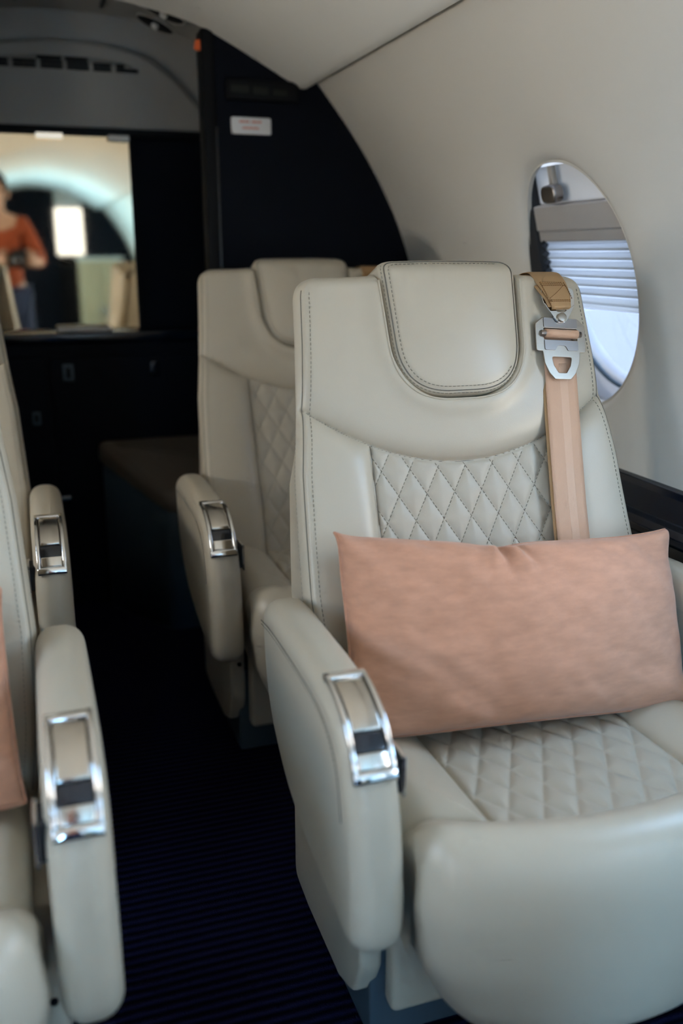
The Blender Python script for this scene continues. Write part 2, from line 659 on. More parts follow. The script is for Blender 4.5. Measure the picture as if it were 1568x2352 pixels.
# headliner: arched ceiling with rolled edges, ends at the partition
cp = [(0, 1.712), (.06, 1.7095), (.12, 1.701), (.20, 1.687), (.268, 1.672), (.327, 1.653), (.433, 1.602), (.52, 1.556), (.572, 1.527)]
half = spline(cp, 5)
lo = np.vstack([np.c_[XC - half[::-1, 0], half[::-1, 1]], np.c_[XC + half[1:, 0], half[1:, 1]]])
edge = np.array([(.586, 1.5225), (.598, 1.524), (.605, 1.533), (.600, 1.545), (.56, 1.575)])
hi = half.copy()
hi[:, 1] += 0.03
prof = np.vstack([np.c_[XC - half[::-1, 0], half[::-1, 1]], np.c_[XC + half[1:, 0], half[1:, 1]],
                  np.c_[XC + edge[:, 0], edge[:, 1]],
                  np.c_[XC + hi[-4::-1, 0], hi[-4::-1, 1]], np.c_[XC - hi[1:-3, 0], hi[1:-3, 1]],
                  np.c_[XC - edge[::-1, 0], edge[::-1, 1]]])
v, f = slab(prof, -3.76, Y_AFT + 0.005, 0, 0)
V = np.stack([v[:, 0], v[:, 2], v[:, 1]], 1)
ceil = obj('ceiling', V, [q[::-1] for q in f], M['ceil'])
tag(ceil, 'pale grey arched headliner', kind='structure')
bpy.context.view_layer.update()
md = ceil.modifiers.new('split', 'EDGE_SPLIT')
md.split_angle = math.radians(40)

# aft compartment ceiling, a little higher
ap = spline([(0, 1.775), (.15, 1.768), (.30, 1.745), (.42, 1.70), (.52, 1.63), (.64, 1.52), (.80, 1.30)], 5)
P = np.vstack([np.c_[XC - ap[::-1, 0], ap[::-1, 1]], np.c_[XC + ap[1:, 0], ap[1:, 1]]])
v, f = extrude_profile(P, Y_AFT + 0.006, Y_REAR + 0.1)
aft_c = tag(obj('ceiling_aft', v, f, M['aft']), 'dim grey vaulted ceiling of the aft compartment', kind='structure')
# its two panel joints
for xx in (0.043, 0.273):
    zt = 1.772 if xx < .2 else 1.769
    v, f = boxr(xx - .004, xx + .004, 2.60, 2.92, zt - .006, zt + .01, .002)
    obj('panel_joint', v, f, M['black'], aft_c)

# rear wall
v, f = boxr(mir(1.12), 1.12, Y_REAR + .03, Y_REAR + .06, 0, 1.8, 0)
rw = tag(obj('wall_rear', v, f, M['navy'], smooth=False), 'dark navy rear wall of the aft compartment', kind='structure')
v, f = boxr(mir(.95), .95, Y_REAR + .018, Y_REAR + .032, 1.45, 1.80, 0)
obj('upper_panel', v, f, M['aft'], rw, smooth=False)
arch = spline([(0.66, 1.40), (.575, 1.505), (.48, 1.605), (.395, 1.661), (.29, 1.685), (.174, 1.692), (.06, 1.686), (-.05, 1.665), (-.15, 1.61), (-.25, 1.505), (-.335, 1.40)], 6)
P = np.vstack([arch, [(-.335, 1.455), (.66, 1.455)]])
P = P[(P[:, 1] >= 1.454)]
v, f = slab_ax(P, 0, 0.045, ((1, 0, 0), (0, 0, 1), (0, -1, 0)), 0, .012, 3, (0, Y_REAR + .035, 0))
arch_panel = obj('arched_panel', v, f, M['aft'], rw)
v, f = boxr(-.34, .66, Y_REAR - .03, Y_REAR + .03, 1.437, 1.457, .004)
obj('dark_rail', v, f, M['black'], rw)
# counter / shelf line under the mirror
v, f = boxr(-.42, .60, Y_REAR - .10, Y_REAR + .03, .842, .872, .008)
obj('shelf', v, f, M['navy_gloss'], rw)

# aft partition: navy panel with curved outer edge, each side of the doorway
def partition(name, y, x_in, side, label, thick=.035, materials='navy', x_clip=None):
    zz = np.linspace(0.0, 1.60, 60)
    xo = np.where(zz < WZ0, 1.10, wall_x(np.maximum(zz, WZ0)) + .004)
    outer = np.stack([xo, zz], 1)
    cc = half[half[:, 0] + XC > x_in][::-1]
    topc = np.c_[XC + cc[:, 0], cc[:, 1] + .012]
    P = np.vstack([[(x_in, 0)], outer, [(.70, 1.62)], topc, [(x_in, np.interp(x_in - XC, half[:, 0], half[:, 1]) + .012)]])
    if side < 0:
        P[:, 0] = mir(P[:, 0])
    v, f = slab_ax(P, 0, thick, ((1, 0, 0), (0, 0, 1), (0, -1, 0)), 0, 0, 3, (0, y + thick, 0))
    o = obj(name, v, f, M[materials], smooth=False)
    tag(o, label, kind='structure')
    return o


XD = 0.492
bk = partition('wall_partition_right', Y_AFT, XD, 1, 'navy partition panel with curved edge behind the far seat')
v, f = boxr(XD - .012, XD + .020, Y_AFT - .008, Y_AFT + .06, 0, 1.652, .006)
obj('edge_trim', v, f, M['black'], bk)
v, f = boxr(XD + .020, XD + .026, Y_AFT - .004, Y_AFT + .01, 0, 1.42, .002)
obj('edge_trim', v, f, M['navy_gloss'], bk)
bl = partition('wall_partition_left', Y_AFT, XD, -1, 'navy partition panel across the aisle')
# thin pale lip where the partition meets the side wall
# ------------------------------------------------------------------ windows (blind, header, latch, pane)
U_UP = np.array([-.255, 0, .967])
U_N = np.array([.967, 0, .255])
U_Y = np.array([0, 1., 0])
W_O = np.array([1.065, 0, 1.027])


def win_map(V, side):
    """(y, up, out) -> world offsets from the bay centre"""
    V = np.asarray(V, float)
    R = V[:, :1] * U_Y + V[:, 1:2] * U_UP + V[:, 2:3] * U_N + W_O
    if side < 0:
        R[:, 0] = mir(R[:, 0])
    return R


def win_build(side):
    out = {}
    FL = side > 0

    def put(key, vf, m_, sm=True):
        v, f = vf
        f = [q[::-1] for q in f] if FL else f
        me = mk_mesh(key, win_map(v, side), f, m_, sm)
        out.setdefault(key, []).append(me)
    # cavity liner: white open box around the blind
    a0, a1, b0, b1, n0, n1 = -.255, .255, -.285, .285, .026, .115
    P = round_poly([(a0, b0), (a1, b0), (a1, b1), (a0, b1)], .09, 8)
    n = len(P)
    V = np.vstack([np.c_[P * .86, np.full(n, n0 + .004)], np.c_[P, np.full(n, n0 + .012)], np.c_[P, np.full(n, n1)]])
    put('cavity_liner', (V, grid_faces(n, 3, True)), M['white'])
    put('side_channel', boxr(.150, .245, -.24, .25, .036, .100, .006), M['black_soft'])  # black box standing in for the shade inside the cavity
    # outer skin ring with the oval pane opening
    t = np.linspace(0, 2 * math.pi, 72, endpoint=False)
    ov = np.stack([.190 * np.cos(t), .235 * np.sin(t)], 1)
    Pr = np.stack([.262 * np.sign(np.cos(t)) * np.abs(np.cos(t)) ** .5, .292 * np.sign(np.sin(t)) * np.abs(np.sin(t)) ** .5], 1)
    V = np.vstack([np.c_[Pr, np.full(72, n1)], np.c_[ov * 1.10, np.full(72, n1)], np.c_[ov * 1.03, np.full(72, n1 + .006)], np.c_[ov, np.full(72, n1 + .03)]])
    put('outer_frame', (V, grid_faces(72, 4, True)), M['white'])
    tv, tf = tube(np.c_[ov * 1.06, np.full(72, n1 - .002)], .005, 8, True)
    put('seal', (tv, tf), M['slate'])
    # pane
    V = np.vstack([np.c_[ov * 1.02, np.full(72, n1 + .012)], np.c_[ov * 1.02, np.full(72, n1 + .016)]])
    put('pane', (V, grid_faces(72, 2, True) + [tuple(range(72))[::-1], tuple(range(72, 144))]), M['pane'])
    # header box, pale upper strip
    put('header', boxr(-.205, .152, .112, .165, .042, .075, .004), M['header'], False)
    put('header', boxr(-.205, .152, .089, .112, .046, .070, .003), M['header'], False)
    put('upper_strip', boxr(-.215, .215, .165, .262, .060, .075, .006), M['white'], False)
    # pleated blind
    zs, ns = [], []
    np_ = 7
    top, bot = .090, -.040
    for k in range(np_ * 2 + 1):
        zs.append(top + (bot - top) * k / (np_ * 2))
        ns.append(.049 if k % 2 == 0 else .061)
    ys = np.linspace(-.200, .140, 8)
    rows = []
    for zi, ni in zip(zs, ns):
        for off in (-.0022, .0022):
            rows.append((zi + off, ni + (-.001 if ni < .05 else .001) * 0))
    V = np.array([(y, z, n_) for z, n_ in rows for y in ys])
    put('pleated_blind', (V, grid_faces(8, len(rows))), M['blind'])
    put('bottom_bar', boxr(-.202, .142, bot - .014, bot, .050, .064, .003), M['blind'])
    # side guide the pleats run in, zigzag cord edge
    zz_ = [(.146 + (.010 if k % 2 else -.012), zs[k], .046) for k in range(len(zs))]
    put('side_cord', tube(np.array(zz_), .0035, 6), M['black_soft'])
    put('latch_stem', boxr(.048, .066, .192, .262, .038, .050, .004), M['brown_leather'])
    lp = round_poly([(-.034, -.022), (.034, -.022), (.034, .022), (-.034, .022)], .020, 6)
    v, f = slab(lp * .82, .022, .046, .006, .006)
    v = v + np.array([.052, .190, 0])
    put('latch', (v, f), M['steel_dark'])
    return out


nwin = 0
for side in (1, -1):
    parts = win_build(side)
    for k, yy in enumerate(WIN_Y):
        if k == 5 and side < 0:
            continue
        nwin += 1
        r_ = empty('window_%d' % nwin, (0, yy, 0), kind='structure')
        tag(r_, 'oval cabin window with a half drawn pleated blind')
        for key, ms_ in parts.items():
            if k > 0 and key in ('header', 'upper_strip', 'pleated_blind', 'bottom_bar', 'side_cord', 'latch_stem', 'latch'):
                continue
            for me in ms_:
                add(key, me, r_)

# outside: apron and a white wing beyond the window
v, f = boxr(-40, 40, -40, 40, -1.45, -1.40, 0)
tag(obj('ground', v, f, M['concrete'], smooth=False), 'pale apron outside the aircraft', kind='structure')
wp = spline([(-.9, 0), (-.6, .10), (0, .15), (.7, .09), (1.2, .0)], 8)
wp = np.vstack([wp, spline([(1.2, 0), (.6, -.04), (0, -.06), (-.7, -.05), (-.9, 0)], 8)[1:-1]])
secs = []
for k, (xx, yo, zo, sc) in enumerate([(1.35, 3.1, -.35, 1.25), (2.6, 3.3, -.22, 1.05), (4.2, 3.7, -.05, .8), (5.6, 4.1, .12, .6), (6.1, 4.35, .35, .5), (6.4, 4.6, .95, .35)]):
    secs.append(np.c_[np.full(len(wp), xx), wp[:, 0] * sc + yo, wp[:, 1] * sc + zo])
V = np.vstack(secs)
n = len(wp)
wing = obj('aircraft_wing', V, grid_faces(n, len(secs), True) + [tuple(range(n))[::-1], tuple(range(5 * n, 6 * n))], M['white'])
tag(wing, 'white aircraft wing outside the oval window', 'wing')

# ------------------------------------------------------------------ the cabin seat
ALPHA = math.atan(0.37)
CA, SA = math.cos(ALPHA), math.sin(ALPHA)
PV_Y, PV_Z = 0.0686, 0.38
BH = 0.733                       # height of the back along its own slope
BT = 0.125                       # depth of the padded back
W_T = np.array([0.0, .10, .23, .415, .51, .62, .70, .75])
W_W = np.array([.273, .286, .291, .281, .269, .259, .253, .251])
RC, RTOP = 0.009, 0.028


def back_w(t):
    w = np.interp(t, W_T, W_W)
    R = .040
    q = np.clip(t - (BH - R), 0, R)
    return w - (R - np.sqrt(R * R - q * q)) * .9


def to_seat(x, t, d):
    x, t, d = np.broadcast_arrays(np.asarray(x, float), np.asarray(t, float), np.asarray(d, float))
    return np.stack([x, PV_Y + t * SA + d * CA, PV_Z + t * CA - d * SA], -1)


BN = np.array([0, -CA, SA])      # outward normal of the back's front


def zt(z):
    return (z - PV_Z) / CA


def yoke_t(x):
    return zt(.776 + 1.30 * np.asarray(x) ** 2)


HR_W, HR_TOP, HR_BOT = 0.116, zt(1.088), zt(.872)


def hr_sdf(x, t):
    """distance to the headrest outline: flat top, round bottom"""
    cy = (HR_TOP + HR_BOT) / 2 + .03
    hy = HR_TOP + .06 - cy
    lowy = cy - HR_BOT
    r = np.where(t < cy, .088, .030)
    hh = np.where(t < cy, lowy, hy)
    qx = np.abs(x) - (HR_W + .006 * np.clip((t - cy) / .1, -1, 1)) + r
    qy = np.abs(t - cy) - hh + r
    return np.minimum(np.maximum(qx, qy), 0) + np.hypot(np.maximum(qx, 0), np.maximum(qy, 0)) - r


INS = 0.160
QW, QH = 0.0485, 0.083


def quilt_d(x, t, w=QW, h=QH):
    k = h / w
    n = math.sqrt(1 + k * k)
    a = (t + k * x) / h
    b_ = (t - k * x) / h
    da = np.abs(a - np.round(a)) * h / n
    db = np.abs(b_ - np.round(b_)) * h / n
    return np.minimum(da, db)


def back_h(x, t, s_edge):
    """padding height over the flat back; s_edge: distance inside the outer seam"""
    ty = yoke_t(x)
    dy = (t - ty) / np.sqrt(1 + (2 * 1.3 * x / CA) ** 2)
    dins = np.abs(np.abs(x) - INS)
    h = np.zeros_like(x)
    is_y = dy > 0
    is_i = (~is_y) & (np.abs(x) < INS)
    # yoke: full cushion, recessed under the headrest, lip round it
    sd = hr_sdf(x, t)
    hy = .016 * (1 - np.exp(-np.maximum(dy, 0) / .030)) + .006 * (1 - np.exp(-np.maximum(s_edge, 0) / .02)) * (1 - np.exp(-np.maximum(dy, 0) / .008))
    hy = hy + .007 * np.exp(-((sd - .012) / .018) ** 2)
    hy = hy - .030 * (1 - smoothstep(-.004, .006, sd))
    # bolsters
    seam_b = np.minimum(-dy, np.where(np.abs(x) > INS, dins, .5))
    hb = .018 * (1 - np.exp(-np.maximum(-dy, 0) / .018)) * (1 - np.exp(-np.maximum(dins, 0) / .020)) + .004 * (1 - np.exp(-np.maximum(s_edge, 0) / .015)) * (1 - np.exp(-np.maximum(seam_b, 0) / .008))
    # quilted insert
    qd = np.minimum(quilt_d(x, t), np.minimum(-dy, dins))
    hi_ = .0038 * (1 - np.exp(-np.maximum(qd, 0) / .0075)) - .0006
    h = np.where(is_y, hy, np.where(is_i, hi_, hb))
    # seam grooves
    g = np.minimum(np.abs(dy), np.where(is_y, 1., dins))
    h = h - .0022 * np.exp(-(g / .0022) ** 2)
    h = h - .0020 * np.exp(-(s_edge / .0022) ** 2)
    return h, is_y, is_i


SEAM_IN = RC - .004              # outer seam sits just where the front starts to turn


def back_surface(u, v):
    """grid parameters: u across (arc length), v upward (arc length)"""
    t = np.where(v < BH - RTOP, v, np.where(v < BH - RTOP + RTOP * math.pi / 2,
                 BH - RTOP + RTOP * np.sin(np.clip((v - BH + RTOP) / RTOP, 0, math.pi / 2)), BH))
    dv = np.where(v < BH - RTOP, 0, np.where(v < BH - RTOP + RTOP * math.pi / 2,
                  RTOP * (1 - np.cos(np.clip((v - BH + RTOP) / RTOP, 0, math.pi / 2))), RTOP + v - (BH - RTOP + RTOP * math.pi / 2)))
    w = back_w(t)
    s = np.abs(u)
    # u is given relative: s in [0,1] front, [1,2] corner, [2,3] side
    flat = w - RC
    fr = np.clip(s, 0, 1)
    an = np.clip(s - 1, 0, 1) * math.pi / 2
    sd = np.clip(s - 2, 0, 1)
    taper = np.interp(t, [0, .25, .42, .5, .72], [.008, .009, .017, .030, .042])
    x = np.sign(u) * (flat * fr + RC * np.sin(an) - sd * taper)
    du = RC * (1 - np.cos(an)) + sd * (BT - RC)
    edge = flat + RC * an - (flat + .004 - 0.0)      # arc distance past the seam (neg inside)
    s_edge = np.where(s <= 1, flat * (1 - s) + .004, -(RC * an) + .004)
    h, is_y, is_i = back_h(x, np.minimum(t + dv * .7, BH + .05), s_edge)
    fade = np.cos(an) * np.cos(np.clip((v - BH + RTOP) / RTOP, 0, math.pi / 2) * .8)
    fade = np.where(s > 2, 0, fade) * np.where(s > 1, np.cos(an), 1)
    d = np.minimum(du + dv, BT) - h * fade
    # gentle dish across the back, slight lumbar swell
    d = d - .010 * np.exp(-((t - .16) / .12) ** 2)
    x = x + np.sign(u) * (.004 * np.sin(an) * np.where(s > 2, 1 - sd, 1))
    return x, t, d, is_y, is_i, s_edge, s


def build_back():
    su = np.r_[np.linspace(0, 1, 122), 1 + np.linspace(0, 1, 13)[1:], 2 + np.linspace(0, 1, 8)[1:]]
    su = np.r_[-su[:0:-1], su]
    vv = np.r_[np.linspace(0.0, BH - RTOP, 290), BH - RTOP + np.linspace(0, RTOP * math.pi / 2, 15)[1:],
               BH - RTOP + RTOP * math.pi / 2 + np.linspace(0, BT - RTOP, 10)[1:]]
    U, Vv = np.meshgrid(su, vv)
    x, t, d, is_y, is_i, s_edge, s = back_surface(U, Vv)
    P = to_seat(x, t, d)
    nu, nv = len(su), len(vv)
    P = P.reshape(-1, 3)
    reg = np.where(s_edge < 0, 4, np.where(is_y, 3, np.where(is_i, 0, np.where(x < 0, 1, 2))))
    reg = np.where((s_edge < 0) & (x > 0), 5, reg)
    res = {}
    idx = np.arange(nu * nv).reshape(nv, nu)
    fr = reg[:-1, :-1]
    for k in range(6):
        jj, ii = np.where(fr == k)
        q = np.stack([idx[jj, ii], idx[jj, ii + 1], idx[jj + 1, ii + 1], idx[jj + 1, ii]], 1)
        used, inv = np.unique(q, return_inverse=True)
        res[k] = (P[used], inv.reshape(q.shape).tolist())
    return res


def back_pt(x, t, lift=0.0):
    x = np.asarray(x, float)
    t = np.asarray(t, float)
    flat = back_w(t) - RC
    h, _, _ = back_h(x, t, flat - np.abs(x) + .004)
    d = -h - .010 * np.exp(-((t - .16) / .12) ** 2) - lift
    return to_seat(x, t, d)


def build_back_stitching():
    out = []
    # quilting lines inside the insert
    k = QH / QW
    for sgn in (1, -1):
        for i in range(-12, 20):
            xs = np.linspace(-INS + .002, INS - .002, 160)
            ts = i * QH + sgn * k * xs
            ok = (ts < yoke_t(xs) - .002) & (ts > .02)
            xs, ts = xs[ok], ts[ok]
            if len(xs) > 6:
                out.append(stitches(back_pt(xs, ts, .0006), BN))
    res_q = join(out)
    out = []
    for sgn in (-1, 1):
        ts = np.linspace(.03, BH - RTOP, 240)
        for off in (.006,):
            xs = sgn * (back_w(ts) - RC - off)
            out.append(stitches(back_pt(xs, ts, .0004), BN))
        # second row on the side strip
        an = np.full_like(ts, .30)
        u = np.full_like(ts, sgn * 2.03)
        x, t, d, *_ = back_surface(u, ts)
        nn = np.array([sgn * .5, -CA * .86, SA * .86])
        out.append(stitches(to_seat(x, t, d - .0004), nn))
    return res_q, join(out)


def build_seams():
    out = []
    xs = np.linspace(-.262, .262, 140)
    out.append(tube(back_pt(xs, yoke_t(xs), .0002), .0008, 5))
    for sgn in (-1, 1):
        ts = np.linspace(.02, yoke_t(INS) - .001, 120)
        out.append(tube(back_pt(np.full_like(ts, sgn * INS), ts, .0001), .0006, 5))
        ts = np.linspace(.02, BH - RTOP, 150)
        xs = sgn * (back_w(ts) - RC + .004)
        x, t, d, *_ = back_surface(sgn * (1 + .004 / (RC * math.pi / 2)) * np.ones_like(ts), ts)
        out.append(tube(to_seat(x, t, d - .0002), .0009, 5))
    return join(out)


def headrest_outline(n=140, grow=0.0):
    P = round_poly([(-HR_W + .006, HR_BOT), (HR_W - .006, HR_BOT), (HR_W + .006, HR_TOP), (-HR_W - .006, HR_TOP)], [.094, .094, .030, .030], 14)
    if grow:
        P = offset_poly(P, -grow)
    return resample(P, n)


def build_headrest():
    P = headrest_outline()
    n = len(P)
    rings = []
    c = P.mean(0)
    for ins, d in [(0, .05), (0, .0), (0, -.014), (.0008, -.019), (.003, -.0235), (.006, -.0262), (.0085, -.0262), (.010, -.0270), (.014, -.0288), (.020, -.0306)]:
        rings.append((offset_poly(P, ins), d))
    Q0 = rings[-1][0]
    for k in np.linspace(1, .02, 26)[1:]:
        rings.append((c + (Q0 - c) * k, -.0306 - .0075 * (1 - k ** 2.4)))
    V = []
    for Q, d in rings:
        # top rolls backwards over the seat
        bend = np.clip((Q[:, 1] - (HR_TOP - .035)) / .035, 0, 1.2)
        dd = d + .020 * bend ** 2
        V.append(to_seat(Q[:, 0], Q[:, 1], dd - .006 * (1 - (Q[:, 0] / HR_W) ** 2) * (1 if d < -.02 else 0)))
    V = np.vstack(V)
    Fs = grid_faces(n, len(rings), True) + [tuple(range((len(rings) - 1) * n, len(rings) * n))]
    seam = None
    Q = offset_poly(P, .0075)
    bend = np.clip((Q[:, 1] - (HR_TOP - .035)) / .035, 0, 1.2)
    sp = to_seat(Q[:, 0], Q[:, 1], -.0266 + .020 * bend ** 2 - .006 * (1 - (Q[:, 0] / HR_W) ** 2))
    seam = tube(sp, .0010, 5, True)
    sts = []
    for ins, dz in ((.0135, -.0296), (.0035, -.0240)):
        Q = offset_poly(P, ins)
        bend = np.clip((Q[:, 1] - (HR_TOP - .035)) / .035, 0, 1.2)
        sp = to_seat(Q[:, 0], Q[:, 1], dz - .0006 + .020 * bend ** 2 - .006 * (1 - (Q[:, 0] / HR_W) ** 2))
        sel = (Q[:, 1] < HR_TOP - .012) & ((Q[:, 0] < .085) | (Q[:, 1] < HR_BOT + .045))
        k0 = int(np.argmax(sel & ~np.roll(sel, 1)))
        sp, sel = np.roll(sp, -k0, 0), np.roll(sel, -k0)
        sts.append(stitches(sp[sel], BN))
    # piping lip of the yoke around it
    Q = offset_poly(P, -.0050)
    m_ = Q[:, 1] < zt(1.055)
    k0 = int(np.argmax(m_ & ~np.roll(m_, 1)))
    Q, m_ = np.roll(Q, -k0, 0)[np.roll(m_, -k0)], None
    pip = tube(back_pt(Q[:, 0], Q[:, 1], .0003), .0017, 8)
    return (V, Fs), seam, join(sts), pip


# --- cushion
CW = 0.268
S_FRONT = -0.258                 # where the quilted top meets the front roll (local y)


def bow(x):
    return .068 * (np.abs(x) / .27) ** 2.2


def cush_h(x, y):
    """height of the cushion top"""
    yy = y - bow(x)
    dins = np.abs(x) - INS
    dfr = yy - S_FRONT
    z0 = .415 - .02 * (y - S_FRONT)
    qd = np.minimum(quilt_d(x, y - .02, .0505, .088), np.minimum(-dins, dfr))
    zi = z0 + .0062 * (1 - np.exp(-np.maximum(qd, 0) / .0075))
    zb = z0 + .034 * (1 - np.exp(-np.maximum(np.minimum(dins, dfr + .012), 0) / .028)) - .10 * np.maximum(dins - .08, 0) ** 1.3
    z = np.where(dins < 0, zi, zb)
    g = np.minimum(np.abs(dins), np.abs(dfr))
    return z - .003 * np.exp(-(g / .003) ** 2)


def build_cushion():
    su = np.r_[np.linspace(-1, 1, 200)]
    # across with side folds
    R = .04
    xs = list(su * (CW - R))
    fold = [(math.sin(a) * R, R * (1 - math.cos(a))) for a in np.linspace(0, math.pi / 2, 10)[1:]] + [(R, R + .05), (R, R + .13)]
    X = np.array([-(CW - R) - q[0] for q in fold[::-1]] + xs + [(CW - R) + q[0] for q in fold])
    D = np.array([q[1] for q in fold[::-1]] + [0] * len(xs) + [q[1] for q in fold])
    ysn = np.linspace(0, 1, 190)
    V = []
    for s in ysn:
        y = (S_FRONT - .03) + bow(X) + s * (.215 - (S_FRONT - .03) - bow(X))
        z = cush_h(X, y) - D
        V.append(np.stack([X, y, z], 1))
    V = np.vstack(V)
    nu, nv = len(X), len(ysn)
    idx = np.arange(nu * nv).reshape(nv, nu)
    xm = np.tile(X, (nv, 1))
    reg = np.where(np.abs(xm) < INS, 0, np.where(xm < 0, 1, 2))[:-1, :-1]
    res = {}
    for k in range(3):
        jj, ii = np.where(reg == k)
        q = np.stack([idx[jj, ii], idx[jj, ii + 1], idx[jj + 1, ii + 1], idx[jj + 1, ii]], 1)
        used, inv = np.unique(q, return_inverse=True)
        res[k] = (V[used], inv.reshape(q.shape).tolist())
    return res


def build_roll():
    """bowed front roll, closed loft across the seat"""
    pr = spline([(-.220, .395), (-.231, .418), (-.252, .441), (-.282, .452), (-.312, .443), (-.334, .415), (-.343, .37), (-.340, .30), (-.328, .225), (-.312, .170), (-.288, .150), (-.25, .152), (-.215, .19), (-.208, .30), (-.220, .395)], 5)[:-1]
    c = np.array([-.275, .33])
    n = len(pr)
    R = .040
    xs = []
    for a in np.linspace(0, math.pi / 2, 9):
        xs.append((-CW - .004 + R * (1 - math.sin(a)) * 1.0, a))
    cols = [(-(CW + .004) + R * (1 - math.cos(a)), math.sin(a)) for a in np.linspace(0.0, math.pi / 2, 9)]
    cols += [(x, 1.0) for x in np.linspace(-(CW + .004) + R, (CW + .004) - R, 41)[1:-1]]
    cols += [(-q[0], q[1]) for q in cols[:9][::-1]]
    V = []
    for x, k in cols:
        ins = R * (1 - k)
        P = offset_poly(pr if area2(pr) > 0 else pr[::-1], ins * .9)
        nar = np.interp(P[:, 1], [.15, .20, .28, .36, .45], [.76, .87, 1.0, 1.035, 1.0])
        V.append(np.c_[x * nar, P[:, 0] - .022 + bow(x), P[:, 1]])
    V = np.vstack(V)
    Fs = grid_faces(n, len(cols), True)
    Fs = [f for f in Fs] + [tuple(range(n))[::-1], tuple(range((len(cols) - 1) * n, len(cols) * n))]
    return V, Fs


# --- armrest; outline in (y,z), aisle-side local x centre -0.33
def arm_outline():
    return spline([(.170, .56), (.168, .585), (.145, .603), (.09, .608), (.02, .608), (-.06, .6075), (-.125, .604), (-.165, .596), (-.200, .579), (-.227, .551), (-.247, .510), (-.261, .46),
                   (-.270, .40), (-.273, .35), (-.266, .312), (-.240, .294), (-.20, .296), (-.12, .305), (-.03, .325), (.03, .345), (.08, .375), (.125, .415), (.155, .47), (.168, .53), (.170, .56)], 6)[:-1]


ARM_T = 0.067


def arm_curve(s):
    """point + outward normal along the top-front edge; s = 0 rear of chrome .. 1 bottom"""
    base = spline([(-.06, .6075), (-.125, .604), (-.165, .596), (-.200, .579), (-.227, .551), (-.247, .510), (-.261, .46)], 12)
    L = np.r_[0, np.cumsum(np.linalg.norm(np.diff(base, axis=0), axis=1))]
    q = s * L[-1]
    p = np.stack([np.interp(q, L, base[:, 0]), np.interp(q, L, base[:, 1])], -1)
    e = 1e-3
    p1 = np.stack([np.interp(q + e, L, base[:, 0]), np.interp(q + e, L, base[:, 1])], -1)
    p0 = np.stack([np.interp(q - e, L, base[:, 0]), np.interp(q - e, L, base[:, 1])], -1)
    t = (p1 - p0)
    t /= np.linalg.norm(t, axis=-1)[..., None]
    nrm = np.stack([t[..., 1], -t[..., 0]], -1)
    return p, nrm


def arm_strip(s0, s1, x0, x1, h0, h1, r=.0015, ns=16):
    """slab lying on the curved arm between s0..s1 and x0..x1, from height h0 to h1"""
    ss = np.linspace(s0, s1, ns)
    p, nr = arm_curve(ss)
    if nr[0, 1] < 0:
        nr = -nr
    cross = [(x0, h0), (x0, h1 - r), (x0 + r * .3, h1 - r * .3), (x0 + r, h1), (x1 - r, h1), (x1 - r * .3, h1 - r * .3), (x1, h1 - r), (x1, h0)]
    V = []
    for i in range(ns):
        e = 0.0
        for (x, h) in cross:
            hh = h
            if i in (0, ns - 1):
                hh = min(h, h1 - r)
            V.append((x, p[i, 0] + nr[i, 0] * hh, p[i, 1] + nr[i, 1] * hh))
    n = 8
    Fs = grid_faces(n, ns, True) + [tuple(range(n))[::-1], tuple(range((ns - 1) * n, ns * n))]
    return np.array(V), Fs


def build_arm():
    """parts for an armrest centred on x=0; lever on the +x face"""
    P = resample(arm_outline(), 150)
    pad = slab_ax(P, -ARM_T / 2, ARM_T / 2, ((0, 1, 0), (0, 0, 1), (1, 0, 0)), .0285, .0285, 9)
    Q = offset_poly(P if area2(P) > 0 else P[::-1], .027)
    sel = (Q[:, 1] > .40) & ((Q[:, 0] < .12))
    # seam under the crown, on the outer face
    top = spline([(.160, .566), (.10, .572), (.0, .573), (-.10, .570), (-.15, .560), (-.185, .540), (-.205, .51), (-.218, .46)], 8)
    seam = tube(np.c_[np.full(len(top), -ARM_T / 2 - .0003), top], .0010, 5)
    st = stitches(np.c_[np.full(len(top), -ARM_T / 2 - .0002), top[:, 0], top[:, 1] - .006], (-1, 0, 0))
    s0, s1 = .235, .775
    w = .0265
    fr = join([arm_strip(s0, s1, -w, -w + .0065, -.004, .0052), arm_strip(s0, s1, w - .0065, w, -.004, .0052),
               arm_strip(s0, s0 + .045, -w, w, -.004, .0050, ns=5), arm_strip(s1 - .05, s1, -w, w, -.004, .0056, ns=5)])
    lid = arm_strip(s0 + .05, s0 + .34, -w + .0085, w - .0085, -.004, .0036, .002)
    rec = arm_strip(s0 + .34, s0 + .42, -w + .007, w - .007, -.004, .0008, .0005)
    low = arm_strip(s0 + .42, s1 - .05, -w + .0075, w - .0075, -.004, .0042, .002)
    lev = boxr(.030, .0425, -.222, -.176, .485, .532, .003)
    levf = join([boxr(.0405, .0445, -.226, -.172, .528, .535, .001), boxr(.0405, .0445, -.226, -.172, .482, .489, .001), boxr(.0405, .0445, -.226, -.220, .482, .535, .001), boxr(.0405, .0445, -.178, -.172, .482, .535, .001)])
    return pad, seam, st, fr, lid, rec, low, lev, levf


